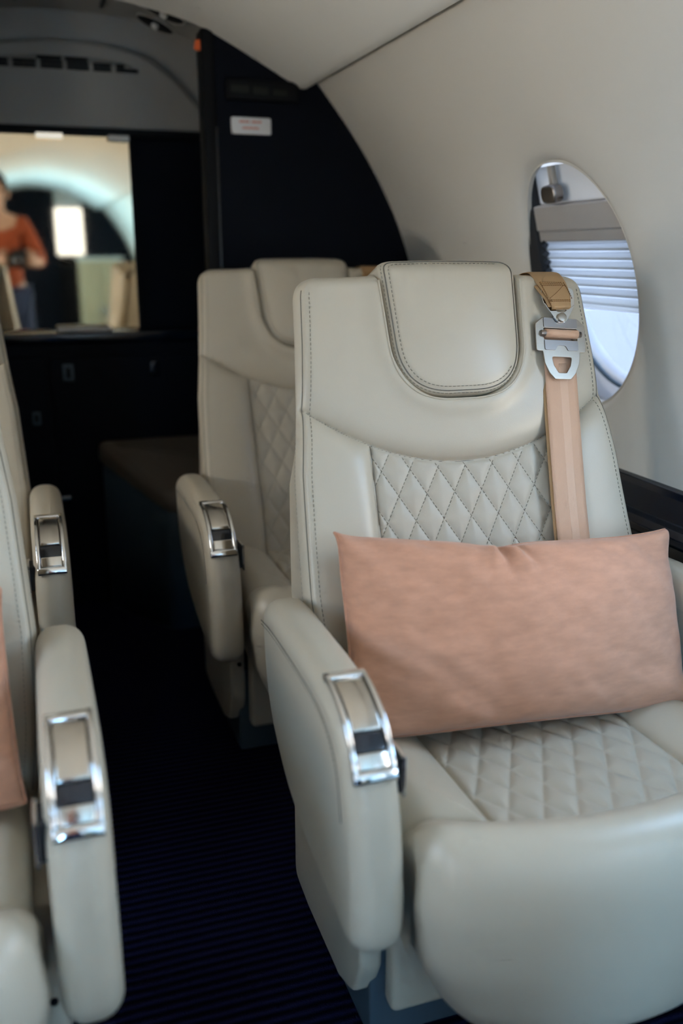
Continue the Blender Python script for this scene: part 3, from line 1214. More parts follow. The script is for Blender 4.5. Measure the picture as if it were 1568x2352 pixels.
def build_seat_meshes():
    R = {}
    bk_ = build_back()
    for k, nm, mt in ((0, 'backrest_insert', 'leather_in'), (1, 'backrest_bolster', 'leather'), (2, 'backrest_bolster.', 'leather'), (3, 'backrest_yoke', 'leather'), (4, 'backrest_side', 'leather'), (5, 'backrest_side.', 'leather')):
        R[nm] = mk_mesh(nm.strip('.'), *bk_[k], M[mt])
    q, e = build_back_stitching()
    R['quilt_stitching'] = mk_mesh('quilt_stitching', *q, M['thread'], False)
    R['edge_stitching'] = mk_mesh('edge_stitching', *e, M['thread'], False)
    R['seams'] = mk_mesh('seams', *build_seams(), M['seam'])
    hr, seam, st, pip = build_headrest()
    R['headrest'] = mk_mesh('headrest', *hr, M['leather'])
    R['hr_seam'] = mk_mesh('headrest_seam', *seam, M['seam'])
    R['hr_stitch'] = mk_mesh('headrest_stitching', *st, M['thread'], False)
    R['hr_piping'] = mk_mesh('headrest_piping', *pip, M['leather'])
    # rear shell
    zs = np.linspace(0, 1, 14)
    prof = []
    for s in zs:
        t = -.02 + s * (BH - .012)
        w = float(back_w(t)) - .004 - float(np.interp(t, [0, .25, .42, .5, .72], [.008, .009, .017, .030, .042]))
        Pc = round_poly([(-w, BT - .045), (w, BT - .045), (w, BT + .02), (-w, BT + .02)], [.004, .004, .03, .03], 5)
        prof.append(to_seat(Pc[:, 0], np.full(len(Pc), t), Pc[:, 1]))
    n = len(prof[0])
    V = np.vstack(prof)
    R['backrest_shell'] = mk_mesh('backrest_shell', V, grid_faces(n, 14, True) + [tuple(range(n))[::-1], tuple(range(13 * n, 14 * n))], M['leather'])
    cu = build_cushion()
    R['seat_insert'] = mk_mesh('seat_insert', *cu[0], M['leather_in'])
    R['seat_bolster'] = mk_mesh('seat_bolster', *cu[1], M['leather'])
    R['seat_bolster.'] = mk_mesh('seat_bolster', *cu[2], M['leather'])
    R['front_roll'] = mk_mesh('front_roll', *build_roll(), M['leather'])
    # base: side skirts, front kick panel, pedestal
    sk = round_poly([(-.120, .36), (.22, .36), (.22, .06), (.14, .05), (-.02, .05), (-.085, .075), (-.115, .14)], [.01, .02, .03, .03, .03, .05, .04], 5)
    for sgn, key in ((-1, 'base_skirt'), (1, 'base_skirt.')):
        a, b_ = (-.296, -.262) if sgn < 0 else (.262, .296)
        R[key] = mk_mesh('base_skirt', *slab_ax(sk, a, b_, 'yz+x', .008, .008, 3), M['leather'])
    R['base_front'] = mk_mesh('base_front', *boxr(-.255, .255, -.135, -.10, .07, .33, .012), M['leather'])
    R['cushion_pan'] = mk_mesh('cushion_pan', *boxr(-.258, .258, -.20, .20, .27, .39, .015), M['leather'])
    R['pedestal'] = mk_mesh('pedestal', *boxr(-.275, -.075, -.10, .19, .0, .20, .006), M['slate'])
    R['pedestal.'] = mk_mesh('pedestal', *boxr(.075, .275, -.10, .19, .0, .20, .006), M['slate'])
    R['floor_rail'] = mk_mesh('floor_rail', *boxr(-.22, .22, -.06, .15, .0, .07, .004), M['black'])
    sc_ = []
    for (yy, zz_) in ((-.118, .235), (-.108, .12)):
        t = np.linspace(0, 2 * math.pi, 12, endpoint=False)
        v, f = slab(np.stack([-.28 + .005 * np.cos(t), zz_ + .005 * np.sin(t)], 1), 0, .004, 0, .001, 2)
        sc_.append((axes(v, (1, 0, 0), (0, 0, 1), (0, -1, 0), (0, yy - .02, 0)), f))
    R['screw'] = mk_mesh('screw', *sc_[0], M['black'])
    pad, seam, st, fr, lid, rec, low, lev, levf = build_arm()
    R['armrest'] = mk_mesh('armrest', *pad, M['leather'])
    R['arm_seam'] = mk_mesh('arm_seam', *seam, M['seam'])
    R['arm_stitch'] = mk_mesh('arm_stitching', *st, M['thread'], False)
    R['chrome_frame'] = mk_mesh('chrome_frame', *fr, M['chrome'])
    R['chrome_lid'] = mk_mesh('chrome_lid', *lid, M['satin'])
    R['chrome_recess'] = mk_mesh('chrome_recess', *rec, M['navy_gloss'])  # navy strip paints the dark band the chrome would reflect
    R['chrome_plate'] = mk_mesh('chrome_plate', *low, M['satin'])
    R['recline_lever'] = mk_mesh('recline_lever', *lev, M['black_soft'])
    R['lever_bezel'] = mk_mesh('lever_bezel', *levf, M['chrome'])
    return R


SM = build_seat_meshes()


def mirrored(me):
    m2 = me.copy()
    m2.transform(Matrix.Scale(-1, 4, (1, 0, 0)))
    m2.flip_normals()
    return m2


SMM = {k: mirrored(SM[k]) for k in ('armrest', 'arm_seam', 'arm_stitch', 'chrome_frame', 'chrome_lid', 'chrome_recess', 'chrome_plate', 'recline_lever', 'lever_bezel', 'screw')}


def make_seat(x, y, side, label):
    """side +1: window at +x, aisle at -x"""
    r_ = empty('cabin_seat', (x, y, 0), label, 'seat', 'cream leather cabin seats')
    for k in ('backrest_insert', 'backrest_bolster', 'backrest_bolster.', 'backrest_yoke', 'backrest_side', 'backrest_side.', 'backrest_shell',
              'seat_insert', 'seat_bolster', 'seat_bolster.', 'front_roll', 'base_skirt', 'base_skirt.', 'base_front', 'cushion_pan', 'pedestal', 'pedestal.', 'floor_rail'):
        o = add(k.strip('.'), SM[k], r_)
        if k == 'backrest_insert':
            tag(add('stitching', SM['quilt_stitching'], o), kind='stuff')
        if k == 'backrest_yoke':
            tag(add('stitching', SM['edge_stitching'], o), kind='stuff')
            add('seam', SM['seams'], o)
        if k == 'base_front':
            add('screw', (SM if side > 0 else SMM)['screw'], o)
    h = add('headrest', SM['headrest'], r_)
    add('seam', SM['hr_seam'], h)
    tag(add('stitching', SM['hr_stitch'], h), kind='stuff')
    add('piping', SM['hr_piping'], h)
    for sgn in (-1, 1):
        S = SM if sgn < 0 else SMM            # lever faces the sitter
        a = add('armrest', S['armrest'], r_, (sgn * .3245, 0, 0))
        add('seam', S['arm_seam'], a)
        tag(add('stitching', S['arm_stitch'], a), kind='stuff')
        tag(add('chrome_frame', S['chrome_frame'], a), 'polished chrome frame')
        tag(add('chrome_lid', S['chrome_lid'], a), 'satin chrome lid')
        add('recess', S['chrome_recess'], a)  # painted dark reflection between lid and plate
        add('chrome_plate', S['chrome_plate'], a)
        if sgn * side < 0:
            add('recline_lever', S['recline_lever'], a)
            add('lever_bezel', S['lever_bezel'], a)
    return r_


SX, SY, PITCH = 0.655, 1.10, 0.85
seat_a = make_seat(SX, SY, 1, 'cream leather seat holding the blush pillow beside the oval window')
seat_b = make_seat(SX, SY + PITCH, 1, 'cream leather seat in front of the navy partition, behind the pillowed seat')
seat_c = make_seat(mir(SX) + .010, SY, -1, 'cream leather seat across the aisle, nearest, its chrome capped armrest in front')
seat_d = make_seat(mir(SX) + .010, SY + PITCH, -1, 'cream leather seat across the aisle, farther back, mostly hidden but its armrest')


# ------------------------------------------------------------------ shoulder harness with buckle
def ribbon(path, width, thick, wvec, nrm):
    P = np.asarray(path, float)
    n = len(P)
    wv_ = np.broadcast_to(np.asarray(wvec, float), P.shape)
    nn = np.broadcast_to(np.asarray(nrm, float), P.shape)
    wd = np.broadcast_to(np.asarray(width, float), (n,))
    V = []
    ks = np.linspace(-1, 1, 9)
    cr = [(k, thick / 2 * (1 if abs(k) < .95 else .35)) for k in ks] + [(k, -thick / 2 * (1 if abs(k) < .95 else .35)) for k in ks[::-1]]
    for i in range(n):
        for k, h in cr:
            V.append(P[i] + wv_[i] * k * wd[i] / 2 + nn[i] * h)
    m_ = len(cr)
    return np.array(V), grid_faces(m_, n, True) + [tuple(range(m_))[::-1], tuple(range((n - 1) * m_, n * m_))]


def make_harness(seat_loc, label):
    r_ = empty('seat_belt', seat_loc, label, 'seat belt', 'shoulder belts hung over the seat backs')
    # lower strap: from the buckle down the back
    ts = np.linspace(.10, zt(.965), 40)
    xs = np.interp(ts, [.10, zt(.64), zt(.95)], [.156, .166, .187])
    hmax = np.full_like(ts, .024)
    P = to_seat(xs, ts, -hmax - .010 * np.exp(-((ts - .16) / .12) ** 2))
    st = obj('lower_strap', *ribbon(P, .0600, .0022, (1, 0, 0), BN), M['strap'], r_)
    w_ = ribbon(P[:-4] + BN * .0009 + np.array([.004, 0, 0]), .017, .0006, (1, 0, 0), BN)
    obj('woven_stripe', *w_, M['strap_lt'], st)
    # turned edge, doubled layer behind
    P2 = to_seat(xs - .0035, ts, -hmax + .004 - .010 * np.exp(-((ts - .16) / .12) ** 2))
    obj('strap_layer', *ribbon(P2, .0600, .0022, (1, 0, 0), BN), M['strap_dk'], st)
    # upper strap: over the top and down to the ring
    pts = [to_seat(.186, BH - .06, BT + .035), to_seat(.186, BH - .005, BT - .01), to_seat(.187, BH + .005, .085), to_seat(.187, BH + .008, .04), to_seat(.188, BH + .001, .000),
           to_seat(.186, .722 - .018, -.028), to_seat(.187, .722 - .042, -.041), to_seat(.187, .722 - .060, -.0455), to_seat(.187, .722 - .064, -.042)]
    P = spline(np.array([np.array(p).reshape(3) for p in pts]), 8)
    T = np.gradient(P, axis=0)
    T /= np.linalg.norm(T, axis=1)[:, None]
    wvec = np.array([1, 0, 0]) - T * T[:, :1]
    wvec /= np.linalg.norm(wvec, axis=1)[:, None]
    # twist the wide edge a little toward the cabin at the top
    nn = np.cross(wvec, T)
    nn *= np.sign((nn @ BN)[:, None] + 1e-9) if True else 1
    nn = np.where((nn @ np.array([0, -CA, SA + .6]))[:, None] < 0, -nn, nn)
    wid = np.interp(np.linspace(0, 1, len(P)), [0, .5, .60, .84, 1], [.057, .057, .057, .037, .034])
    us = obj('upper_strap', *ribbon(P, wid, .0030, wvec, nn), M['strap_dk'], r_)
    P3 = P - nn * .0045 + wvec * -.004
    obj('strap_layer', *ribbon(P3[:-6], wid[:-6], .0026, wvec[:-6], nn[:-6]), M['strap_dk'], us)
    i0 = int(len(P) * .60)
    i1 = int(len(P) * .80)
    sts = []
    for fr in (-.40, .40):
        sts.append(stitches(P[i0:i1] + wvec[i0:i1] * fr * .056 + nn[i0:i1] * .0017, nn[i0:i1], .003, .0014))
    for ii in (i0, i0 + 1, i0 + 2, i1 - 1, i1):
        q = np.array([P[ii] + wvec[ii] * s + nn[ii] * .0017 for s in np.linspace(-.022, .022, 20)])
        sts.append(stitches(q, nn[ii], .003, .0012))
    q = np.array([P[int(i0 + 2 + (i1 - i0 - 3) * k)] + wvec[i0] * (.022 - .044 * k) + nn[i0] * .0018 for k in np.linspace(0, 1, 12)])
    sts.append(stitches(q, nn[i0], .003, .0012))
    tag(obj('box_stitching', *join(sts), M['strap_thread'], us, smooth=False), kind='stuff')
    # hardware in the plane of the back: local 2d (x,t) around the buckle centre
    cx, ct = .186, zt(.959)
    rot = -0.075
    HS = 1.14

    def hw(name, loops, thick, depth, material, parent, bev=.0006):
        v, f = plate(loops, thick, bev)
        v = v * np.array([HS, HS, 1])
        c_, s_ = math.cos(rot), math.sin(rot)
        x = v[:, 0] * c_ - v[:, 1] * s_ + cx
        t = v[:, 0] * s_ + v[:, 1] * c_ + ct
        P_ = to_seat(x, t, -depth - v[:, 2])
        return obj(name, P_, f, material, parent, smooth=False)
    ol = round_poly([(-.041, .014), (-.041, -.026), (-.0305, -.026), (-.0285, -.043), (-.0215, -.058), (-.013, -.067), (.013, -.067), (.0215, -.058), (.0285, -.043), (.0305, -.026), (.041, -.026), (.041, .014), (.029, .024), (-.029, .024)],
                    [.004, .004, .002, .010, .01, .004, .004, .01, .010, .002, .004, .004, .006, .006], 4)
    slot = round_poly([(-.0275, .0085), (.0275, .0085), (.0275, -.0085), (-.0275, -.0085)], .001, 2)
    trap = round_poly([(-.0165, -.034), (.0165, -.034), (.0135, -.047), (.0065, -.0575), (-.0065, -.0575), (-.0135, -.047)], .0028, 3)
    bp_ = hw('buckle_plate', [ol, slot, trap], .0030, .033, M['steel'], r_)
    hw('buckle_inlay', [round_poly([(-.0275, .0095), (-.0275, .0235), (.0275, .0235), (.0275, .0095)], .0015, 2)], .0012, .0353, M['steel_dark'], bp_, .0002)
    hw('buckle_inlay', [round_poly([(-.0275, -.0095), (.0275, -.0095), (.0275, -.0245), (.0105, -.0245), (.0065, -.0175), (-.0065, -.0175), (-.0105, -.0245), (-.0275, -.0245)], [.001, .001, .003, .002, .004, .004, .002, .003], 3)], .0012, .0353, M['steel_dark'], bp_, .0002)

    def axis_tube(name, x0, x1, yoff, rad, depth, material, parent, n=14):
        c_, s_ = math.cos(rot), math.sin(rot)
        pts_ = []
        for x in np.linspace(x0, x1, 6):
            pts_.append(np.array(to_seat(x * c_ - yoff * s_ + cx, x * s_ + yoff * c_ + ct, -depth)).reshape(3))
        return obj(name, *tube(np.array(pts_), rad, n), material, parent)
    axis_tube('roller_strap', -.030, .030, 0, .0073, .0365, M['strap'], bp_)
    axis_tube('roller_pin', -.037, .037, 0, .0052, .0360, M['steel_dark'], bp_)
    # V shaped ring with a folded upper part and its rivet
    vo = round_poly([(-.0275, .058), (-.025, .044), (-.011, .022), (-.006, .0165), (.006, .0165), (.011, .022), (.025, .044), (.0275, .058), (.026, .071), (-.026, .071)],
                    [.004, .006, .006, .004, .004, .006, .006, .004, .008, .008], 4)
    vi = round_poly([(-.0170, .060), (-.0155, .048), (-.006, .032), (.006, .032), (.0155, .048), (.0170, .060), (.0145, .065), (-.0145, .065)], .003, 3)
    v, f = plate([vo, vi], .0030, .0006)
    v = v * np.array([HS, HS, 1])
    c_, s_ = math.cos(rot), math.sin(rot)
    x = v[:, 0] * c_ - v[:, 1] * s_ + cx
    t = v[:, 0] * s_ + v[:, 1] * c_ + ct
    step = .007 * smoothstep(.046, .056, v[:, 1])       # the ring steps back toward the strap
    obj('strap_ring', to_seat(x, t, -.0385 - v[:, 2] + step), f, M['chrome'], r_, smooth=False)
    tt = np.linspace(0, 2 * math.pi, 28, endpoint=False)
    v, f = slab(np.stack([.0080 * np.cos(tt), .0265 + .0080 * np.sin(tt)], 1), 0, .0045, 0, .0012, 3)
    x = v[:, 0] * c_ - v[:, 1] * s_ + cx
    t = v[:, 0] * s_ + v[:, 1] * c_ + ct
    obj('rivet', to_seat(x, t, -.0400 - v[:, 2]), [q[::-1] for q in f], M['steel'], r_)
    return r_


belt_a = make_harness((SX, SY, 0), 'peach webbing seat belt with steel buckle hanging on the pillowed seat')
belt_b = copy_tree(belt_a)
belt_b.location = (SX, SY + PITCH, 0)
tag(belt_b, 'ochre seat belt strap over the seat in front of the navy partition')
belt_b.scale = (1, 1, 1)


# ------------------------------------------------------------------ pillows
def pillow_mesh(TL, TR, BL, BR, T, seed, dent=True):
    TL, TR, BL, BR = map(np.array, (TL, TR, BL, BR))
    nu, nv = 150, 90
    a = np.linspace(-1, 1, nu)
    b_ = np.linspace(-1, 1, nv)
    A, B = np.meshgrid(a, b_)
    e1 = (TR + BR - TL - BL) / 2
    e2 = (TL + TR - BL - BR) / 2
    nrm = np.cross(e2, e1)
    nrm = nrm / np.linalg.norm(nrm)                  # points to the back
    if nrm[1] < 0:
        nrm = -nrm
    # ears: edges pulled in between the corners
    Ax = A * (1 - .035 * (1 - np.abs(B) ** 8) - .012 * (1 - B * B))
    By = B * (1 - np.where(B > 0, .10, .04) * (1 - np.abs(A) ** 10) - np.where(B > 0, .10, .02) * (1 - A * A))
    cc_ = (np.abs(A) * np.abs(B)) ** 9
    Ax = Ax * (1 - .030 * cc_)
    By = By * (1 - .075 * cc_)
    S = ((1 - np.abs(A) ** 2.4) * (1 - np.abs(B) ** 2.2))
    H = T * np.clip(S, 0, 1) ** .42
    dA = np.exp(-((A - dent_a) / .045) ** 2) if dent else 0 * A
    topm = np.clip((B - .35) / .65, 0, 1)
    By = By - (.055 * np.exp(-((A - dent_a) / .16) ** 2) * np.clip(B, 0, 1) ** 6 if dent else 0)
    fold = np.zeros_like(A)
    if dent:
        for off, wd, am in ((-.012, .022, -.024), (.040, .018, .012), (-.060, .020, .010), (.085, .02, -.009), (-.12, .03, -.006)):
            cx_ = dent_a + off + (1 - B) * off * 2.2
            fold += am * np.exp(-((A - cx_) / (wd * (1 + (1 - B) * 1.5))) ** 2) * topm ** 1.5
    nz_ = np.array([[mnoise.fractal(Vector((x * 2.4 + seed, y * 1.6, seed * .37)), .9, 2.0, 3) for x in a] for y in b_])
    nz2 = np.array([[mnoise.noise(Vector((x * 6 + y * 5 + seed, y * 1.5 - x * 1.2, 3.1 + seed))) for x in a] for y in b_])
    wr = .006 * nz_ + .0075 * nz2 * (1 - S)
    cornr = np.exp(-(((np.abs(A) - 1) / .25) ** 2 + ((np.abs(B) - 1) / .35) ** 2))
    V = []
    for sg in (-1, 1):
        h = sg * H
        base = (TL[None, None] * ((1 - Ax) * (1 + By))[..., None] + TR * ((1 + Ax) * (1 + By))[..., None] + BL * ((1 - Ax) * (1 - By))[..., None] + BR * ((1 + Ax) * (1 - By))[..., None]) / 4
        disp = h * (.9 if sg > 0 else 1.0) + (fold * -1 + wr * -1) * (1 if sg < 0 else -1) * np.clip(S * 6, 0, 1)
        disp = disp + cornr * .012 * np.sin(A * 9 + B * 7 + seed)
        V.append((base + nrm * disp[..., None]).reshape(-1, 3))
    Fs = [f[::-1] for f in grid_faces(nu, nv)]
    N = nu * nv
    Fs2 = [tuple(i + N for i in f[::-1]) for f in Fs]
    V = np.vstack(V)
    rim = [(0, i) for i in range(nu)] + [(j, nu - 1) for j in range(1, nv)] + [(nv - 1, i) for i in range(nu - 2, -1, -1)] + [(j, 0) for j in range(nv - 2, 0, -1)]
    ridx = [j * nu + i for j, i in rim]
    rimP = (V[ridx] + V[[i + N for i in ridx]]) / 2
    me = mk_mesh('pillow_cover', V, Fs + Fs2, M['velvet'])
    bm = bmesh.new()
    bm.from_mesh(me)
    bmesh.ops.remove_doubles(bm, verts=bm.verts, dist=1e-5)
    bmesh.ops.recalc_face_normals(bm, faces=bm.faces)
    bm.to_mesh(me)
    bm.free()
    me.polygons.foreach_set('use_smooth', [True] * len(me.polygons))
    k = 3
    sm_ = (np.roll(rimP, 1, 0) + rimP + np.roll(rimP, -1, 0)) / 3
    pipe = mk_mesh('seam_welt', *tube(sm_[::2], .0022, 6, True), M['velvet'])
    return me, pipe


dent_a = -0.12
me, pipe = pillow_mesh((.389, 1.215, .722), (.970, 1.200, .672), (.374, 1.070, .440), (.932, 1.055, .412), .084, 2.3)
pil = tag(add('lumbar_pillow', me), 'blush velvet lumbar pillow leaning on the seat beside the oval window', 'pillow', 'blush velvet pillows')
add('seam_welt', pipe, pil)
dent_a = 0.1
me, pipe = pillow_mesh((mir(.965), 1.200, .690), (mir(.380), 1.205, .695), (mir(.940), 1.06, .440), (mir(.368), 1.03, .455), .070, 5.1)
pil2 = tag(add('lumbar_pillow', me), 'blush velvet lumbar pillow on the seat across the aisle, cut off by the frame', 'pillow', 'blush velvet pillows')
add('seam_welt', pipe, pil2)

# ------------------------------------------------------------------ fittings on the partition and aft compartment
# unlit legend panel
lp = empty('sign_panel', (0, Y_AFT, 0), 'black unlit legend panel above the white placard on the partition', 'sign')
v, f = boxr(.541, .735, -.016, .001, 1.487, 1.537, .005)
obj('housing', v, f, M['black'], lp)
for (x0, x1, z0, z1) in ((.552, .600, 1.505, 1.522), (.612, .652, 1.502, 1.520), (.666, .704, 1.502, 1.516)):
    v, f = boxr(x0, x1, -.0175, -.0155, z0, z1, .0008)
    obj('legend', v, f, M['grey_print'], lp)
# white placard with two red lines of print
pc = empty('placard', (0, Y_AFT, 0), 'small white placard with red print on the navy partition', 'sign')
P = round_poly([(.5535, 1.405), (.661, 1.405), (.661, 1.447), (.5535, 1.447)], .006, 5)
obj('plate', *slab_ax(P, 0, .003, ((1, 0, 0), (0, 0, 1), (0, -1, 0)), 0, .0008, 2), M['placard'], pc)


def print_line(words, x0, zc, h, cw):
    vs_ = []
    x = x0
    for w_ in words:
        for i in range(w_):
            dz = (.25 if (i * 7) % 3 == 0 else 0) * h
            vs_.append(boxr(x, x + cw * .68, -.0038, -.0028, zc - h / 2, zc + h / 2 - dz, 0))
            x += cw
        x += cw * 1.2
    return join(vs_)


obj('red_print', *print_line((6, 6), .575, 1.436, .0052, .0046), M['red'], pc, smooth=False)
obj('red_print', *print_line((10,), .583, 1.4205, .0050, .0046), M['red'], pc, smooth=False)
# orange tab at the partition's edge
t = round_poly([(.462, 1.600), (.497, 1.600), (.497, 1.626), (.468, 1.626)], .007, 5)
og = obj('pull_tab', *slab_ax(t, 0, .012, ((1, 0, 0), (0, 0, 1), (0, -1, 0)), .003, .003, 3, (0, Y_AFT + .01, 0)), M['orange'])
tag(og, 'small orange tab at the top edge of the navy partition', 'tab')

# air grille on the arched panel
vent = empty('air_grille', (0, Y_REAR - .011, 0), 'black slotted air grille high on the grey arched rear panel', 'vent')
rows = [(1.6175, [(-.115, -.062), (-.055, .015), (.022, .090), (.097, .163), (.170, .236), (.243, .300), (.308, .376)]),
        (1.6290, [(-.115, -.062), (-.055, .015), (.022, .090), (.097, .163), (.170, .236), (.243, .300), (.308, .338)]),
        (1.6405, [(.088, .160), (.166, .234)])]
for zc, sl in rows:
    for x0, x1 in sl:
        P = round_poly([(x0 + .002, zc - .0052), (x1 - .002, zc - .0052), (x1 - .002, zc + .0052), (x0 + .002, zc + .0052)], .003, 3)
        obj('vent_slot', *slab_ax(P, -.004, .0025, ((1, 0, 0), (0, 0, 1), (0, -1, 0)), 0, .001, 2), M['black'], vent)
P = round_poly([(-.125, 1.610), (.385, 1.610), (.345, 1.636), (.24, 1.648), (.085, 1.648), (-.03, 1.637), (-.125, 1.634)], .006, 4)
obj('grille_plate', *slab_ax(P, -.004, .0006, ((1, 0, 0), (0, 0, 1), (0, -1, 0)), 0, 0, 2), M['aft'], vent)


# overhead air outlets on the aft ceiling (dark ovals with a pale nozzle)
def outlet(cx, cy, cz, w, tilt, label):
    r_ = empty('air_outlet', (cx, cy, cz), label, 'air outlet', 'oval overhead air outlets')
    t_ = np.linspace(0, 2 * math.pi, 32, endpoint=False)
    E_ = np.stack([w * np.cos(t_), .034 * np.sin(t_)], 1)
    v, f = slab(E_, -.004, .002, 0, .001, 2)
    obj('recess', axes(v, (1, 0, 0), (0, 1, 0), (0, 0, -1)), fix_faces((1, 0, 0), (0, 1, 0), (0, 0, -1), f), M['black'], r_)
    tv, tf = tube(np.c_[E_ * 1.03, np.full(32, -.001)], .003, 6, True)
    obj('rim', tv, tf, M['aft'], r_)
    t2 = np.linspace(0, 2 * math.pi, 16, endpoint=False)
    v, f = slab(np.stack([.010 * np.cos(t2), .010 * np.sin(t2)], 1), 0, .012, 0, .004, 3)
    obj('nozzle', axes(v, (1, 0, 0), (0, 1, 0), (0, 0, -1)), fix_faces((1, 0, 0), (0, 1, 0), (0, 0, -1), f), M['lamp_lens'], r_)
    r_.rotation_euler = (-.12, tilt, 0)
    return r_


outlet(.408, 2.655, 1.704, .054, .36, 'dark oval air outlet with pale nozzle, nearer of the ceiling pair')
outlet(.405, 2.80, 1.708, .052, .36, 'dark oval air outlet with pale nozzle, farther of the ceiling pair')

# mirror on the rear wall
mr = empty('wall_mirror', (0, Y_REAR, 0), 'bronze tinted wall mirror on the rear wall reflecting the cabin', 'mirror')
P = round_poly([(-.36, .874), (.336, .874), (.336, 1.436), (-.36, 1.436)], .006, 3)
obj('glass', *slab_ax(P, -.012, .004, ((1, 0, 0), (0, 0, 1), (0, -1, 0)), 0, .0, 2, (0, 0, 0)), M['mirror'], mr, smooth=False)
fr_ = []
for (x0, x1, z0, z1) in ((-.37, .346, .866, .875), (.335, .346, .866, 1.44), (-.37, -.359, .866, 1.44)):
    fr_.append(boxr(x0, x1, -.008, .012, z0, z1, .001))
obj('frame', *join(fr_), M['black'], mr)
# pale wash lenses over the mirror
for i, (x0, x1) in enumerate(((.070, .145), (.275, .335))):
    v, f = boxr(x0, x1, Y_REAR - .034, Y_REAR - .010, 1.424, 1.438, .002)
    tag(obj('mirror_lamp', v, f, M['lamp_lit' if i == 0 else 'lamp_lens']), 'pale lamp lens over the mirror, %s' % ('nearer its middle' if i == 0 else 'at its corner'), 'lamp', 'lamps over the mirror')

# white strip standing in for a bright reflection on the shelf, latches on the dark cabinet
v, f = boxr(.085, .245, Y_REAR - .095, Y_REAR - .02, .872, .884, .006)
tag(obj('amenity_tray', v, f, M['white']), 'pale slim tray on the shelf under the mirror', 'tray')
cab = empty('vanity_cabinet', (0, Y_REAR, 0), 'black vanity cabinet under the mirror shelf', 'cabinet')
v, f = boxr(-.42, .60, -.08, .02, 0, .84, .006)
obj('body', v, f, M['navy'], cab)
for (x0, x1, z0, z1) in ((-.30, .045, .08, .80), (.055, .54, .08, .80)):
    v, f = boxr(x0, x1, -.092, -.08, z0, z1, .004)
    d_ = obj('door', v, f, M['navy'], cab)
for (cx_, cz_, w_, h_, mt_) in ((.105, .752, .016, .026, 'slate'), (.365, .756, .014, .022, 'navy_gloss'), (.002, .618, .012, .020, 'slate')):
    v, f = boxr(cx_ - w_, cx_ + w_, -.100, -.091, cz_ - h_, cz_ + h_, .003)
    la = obj('latch', v, f, M[mt_], cab)
    v, f = boxr(cx_ - w_ * .4, cx_ + w_ * .4, -.102, -.099, cz_ - h_ * .6, cz_ + h_ * .6, .001)
    obj('latch_pull', v, f, M['black'], la)

# aft bench seat with a taupe cushion
be = empty('aft_bench', (0, 0, 0), 'dim taupe bench seat beyond the doorway', 'bench')
bo = round_poly([(.17, 2.875), (.345, 2.60), (.80, 2.61), (.80, 2.875)], [.02, .05, .01, .01], 6)
_v, _f = slab_ax(bo, 0, .485, 'xy+z', 0, .02, 3)
_v[:, 2] -= np.where(_v[:, 2] > .2, .42 * (2.875 - _v[:, 1]), 0)
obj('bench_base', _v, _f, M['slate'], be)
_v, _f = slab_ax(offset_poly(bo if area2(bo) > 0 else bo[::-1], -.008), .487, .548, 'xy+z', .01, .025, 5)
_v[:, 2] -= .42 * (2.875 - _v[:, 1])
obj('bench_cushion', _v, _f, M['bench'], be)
# low step by the far aisle
v, f = boxr(-.10, .075, 2.48, 2.53, .455, .475, .005)
tag(obj('grab_rail', v, f, M['navy_gloss']), 'dark blue rail just behind the far aisle armrest', 'rail')

# ------------------------------------------------------------------ forward cabin (seen in the mirror)
fwd_r = partition('wall_partition_forward_right', Y_FWD - .035, .60, 1, 'dark forward partition seen in the mirror')
fwd_l = partition('wall_partition_forward_left', Y_FWD - .035, -.02, -1, 'dark forward partition by the entrance, seen in the mirror')
cabt = empty('galley_cabinet', (.72, -3.55, 0), 'tan forward cabinet seen in the mirror', 'cabinet')
obj('body', *boxr(-.20, .20, -.18, .18, 0, 1.04, .01), M['dark_wood'], cabt)
obj('top', *boxr(-.21, .21, -.19, .19, 1.04, 1.065, .006), M['wall'], cabt)
for k in (0, 1):
    d_ = obj('door', *boxr(-.195 + .2 * k, -.005 + .2 * k, .178, .192, .05, 1.0, .004), M['dark_wood'], cabt)
    obj('handle', *boxr(-.03 + .05 * k, -.02 + .05 * k, .19, .205, .5, .62, .003), M['chrome'], d_)
# bright cockpit windscreen beyond the forward opening
ck = empty('cockpit', (0, -4.4, 0), 'dark cockpit panel below a bright windscreen, seen in the mirror', 'cockpit')
obj('instrument_panel', *boxr(mir(1.0), 1.0, -.1, .0, 0, 1.06, .02), M['black'], ck)
obj('glare_shield', *boxr(mir(1.0), 1.0, -.05, .12, 1.06, 1.09, .01), M['black_soft'], ck)
obj('roof_panel', *boxr(mir(1.0), 1.0, -.1, .62, 1.56, 1.80, .02), M['ceil'], ck)

# ------------------------------------------------------------------ the photographer (seen in the mirror)
def skin_mesh(name, verts, edges, radii, material, parent=None, levels=2, root=0):
    me = bpy.data.meshes.new(name)
    me.from_pydata(verts, edges, [])
    o = bpy.data.objects.new(name, me)
    COL.objects.link(o)
    o.modifiers.new('skin', 'SKIN')
    for i, r_ in enumerate(radii):
        me.skin_vertices[0].data[i].radius = (r_, r_) if not hasattr(r_, '__len__') else r_
        me.skin_vertices[0].data[i].use_root = (i == root)
    sb = o.modifiers.new('sub', 'SUBSURF')
    sb.levels = levels
    sb.render_levels = levels
    dg = bpy.context.evaluated_depsgraph_get()
    m2 = bpy.data.meshes.new_from_object(o.evaluated_get(dg))
    m2.materials.clear()
    m2.materials.append(material)
    m2.polygons.foreach_set('use_smooth', [True] * len(m2.polygons))
    bpy.data.objects.remove(o)
    return add(name, m2, parent)


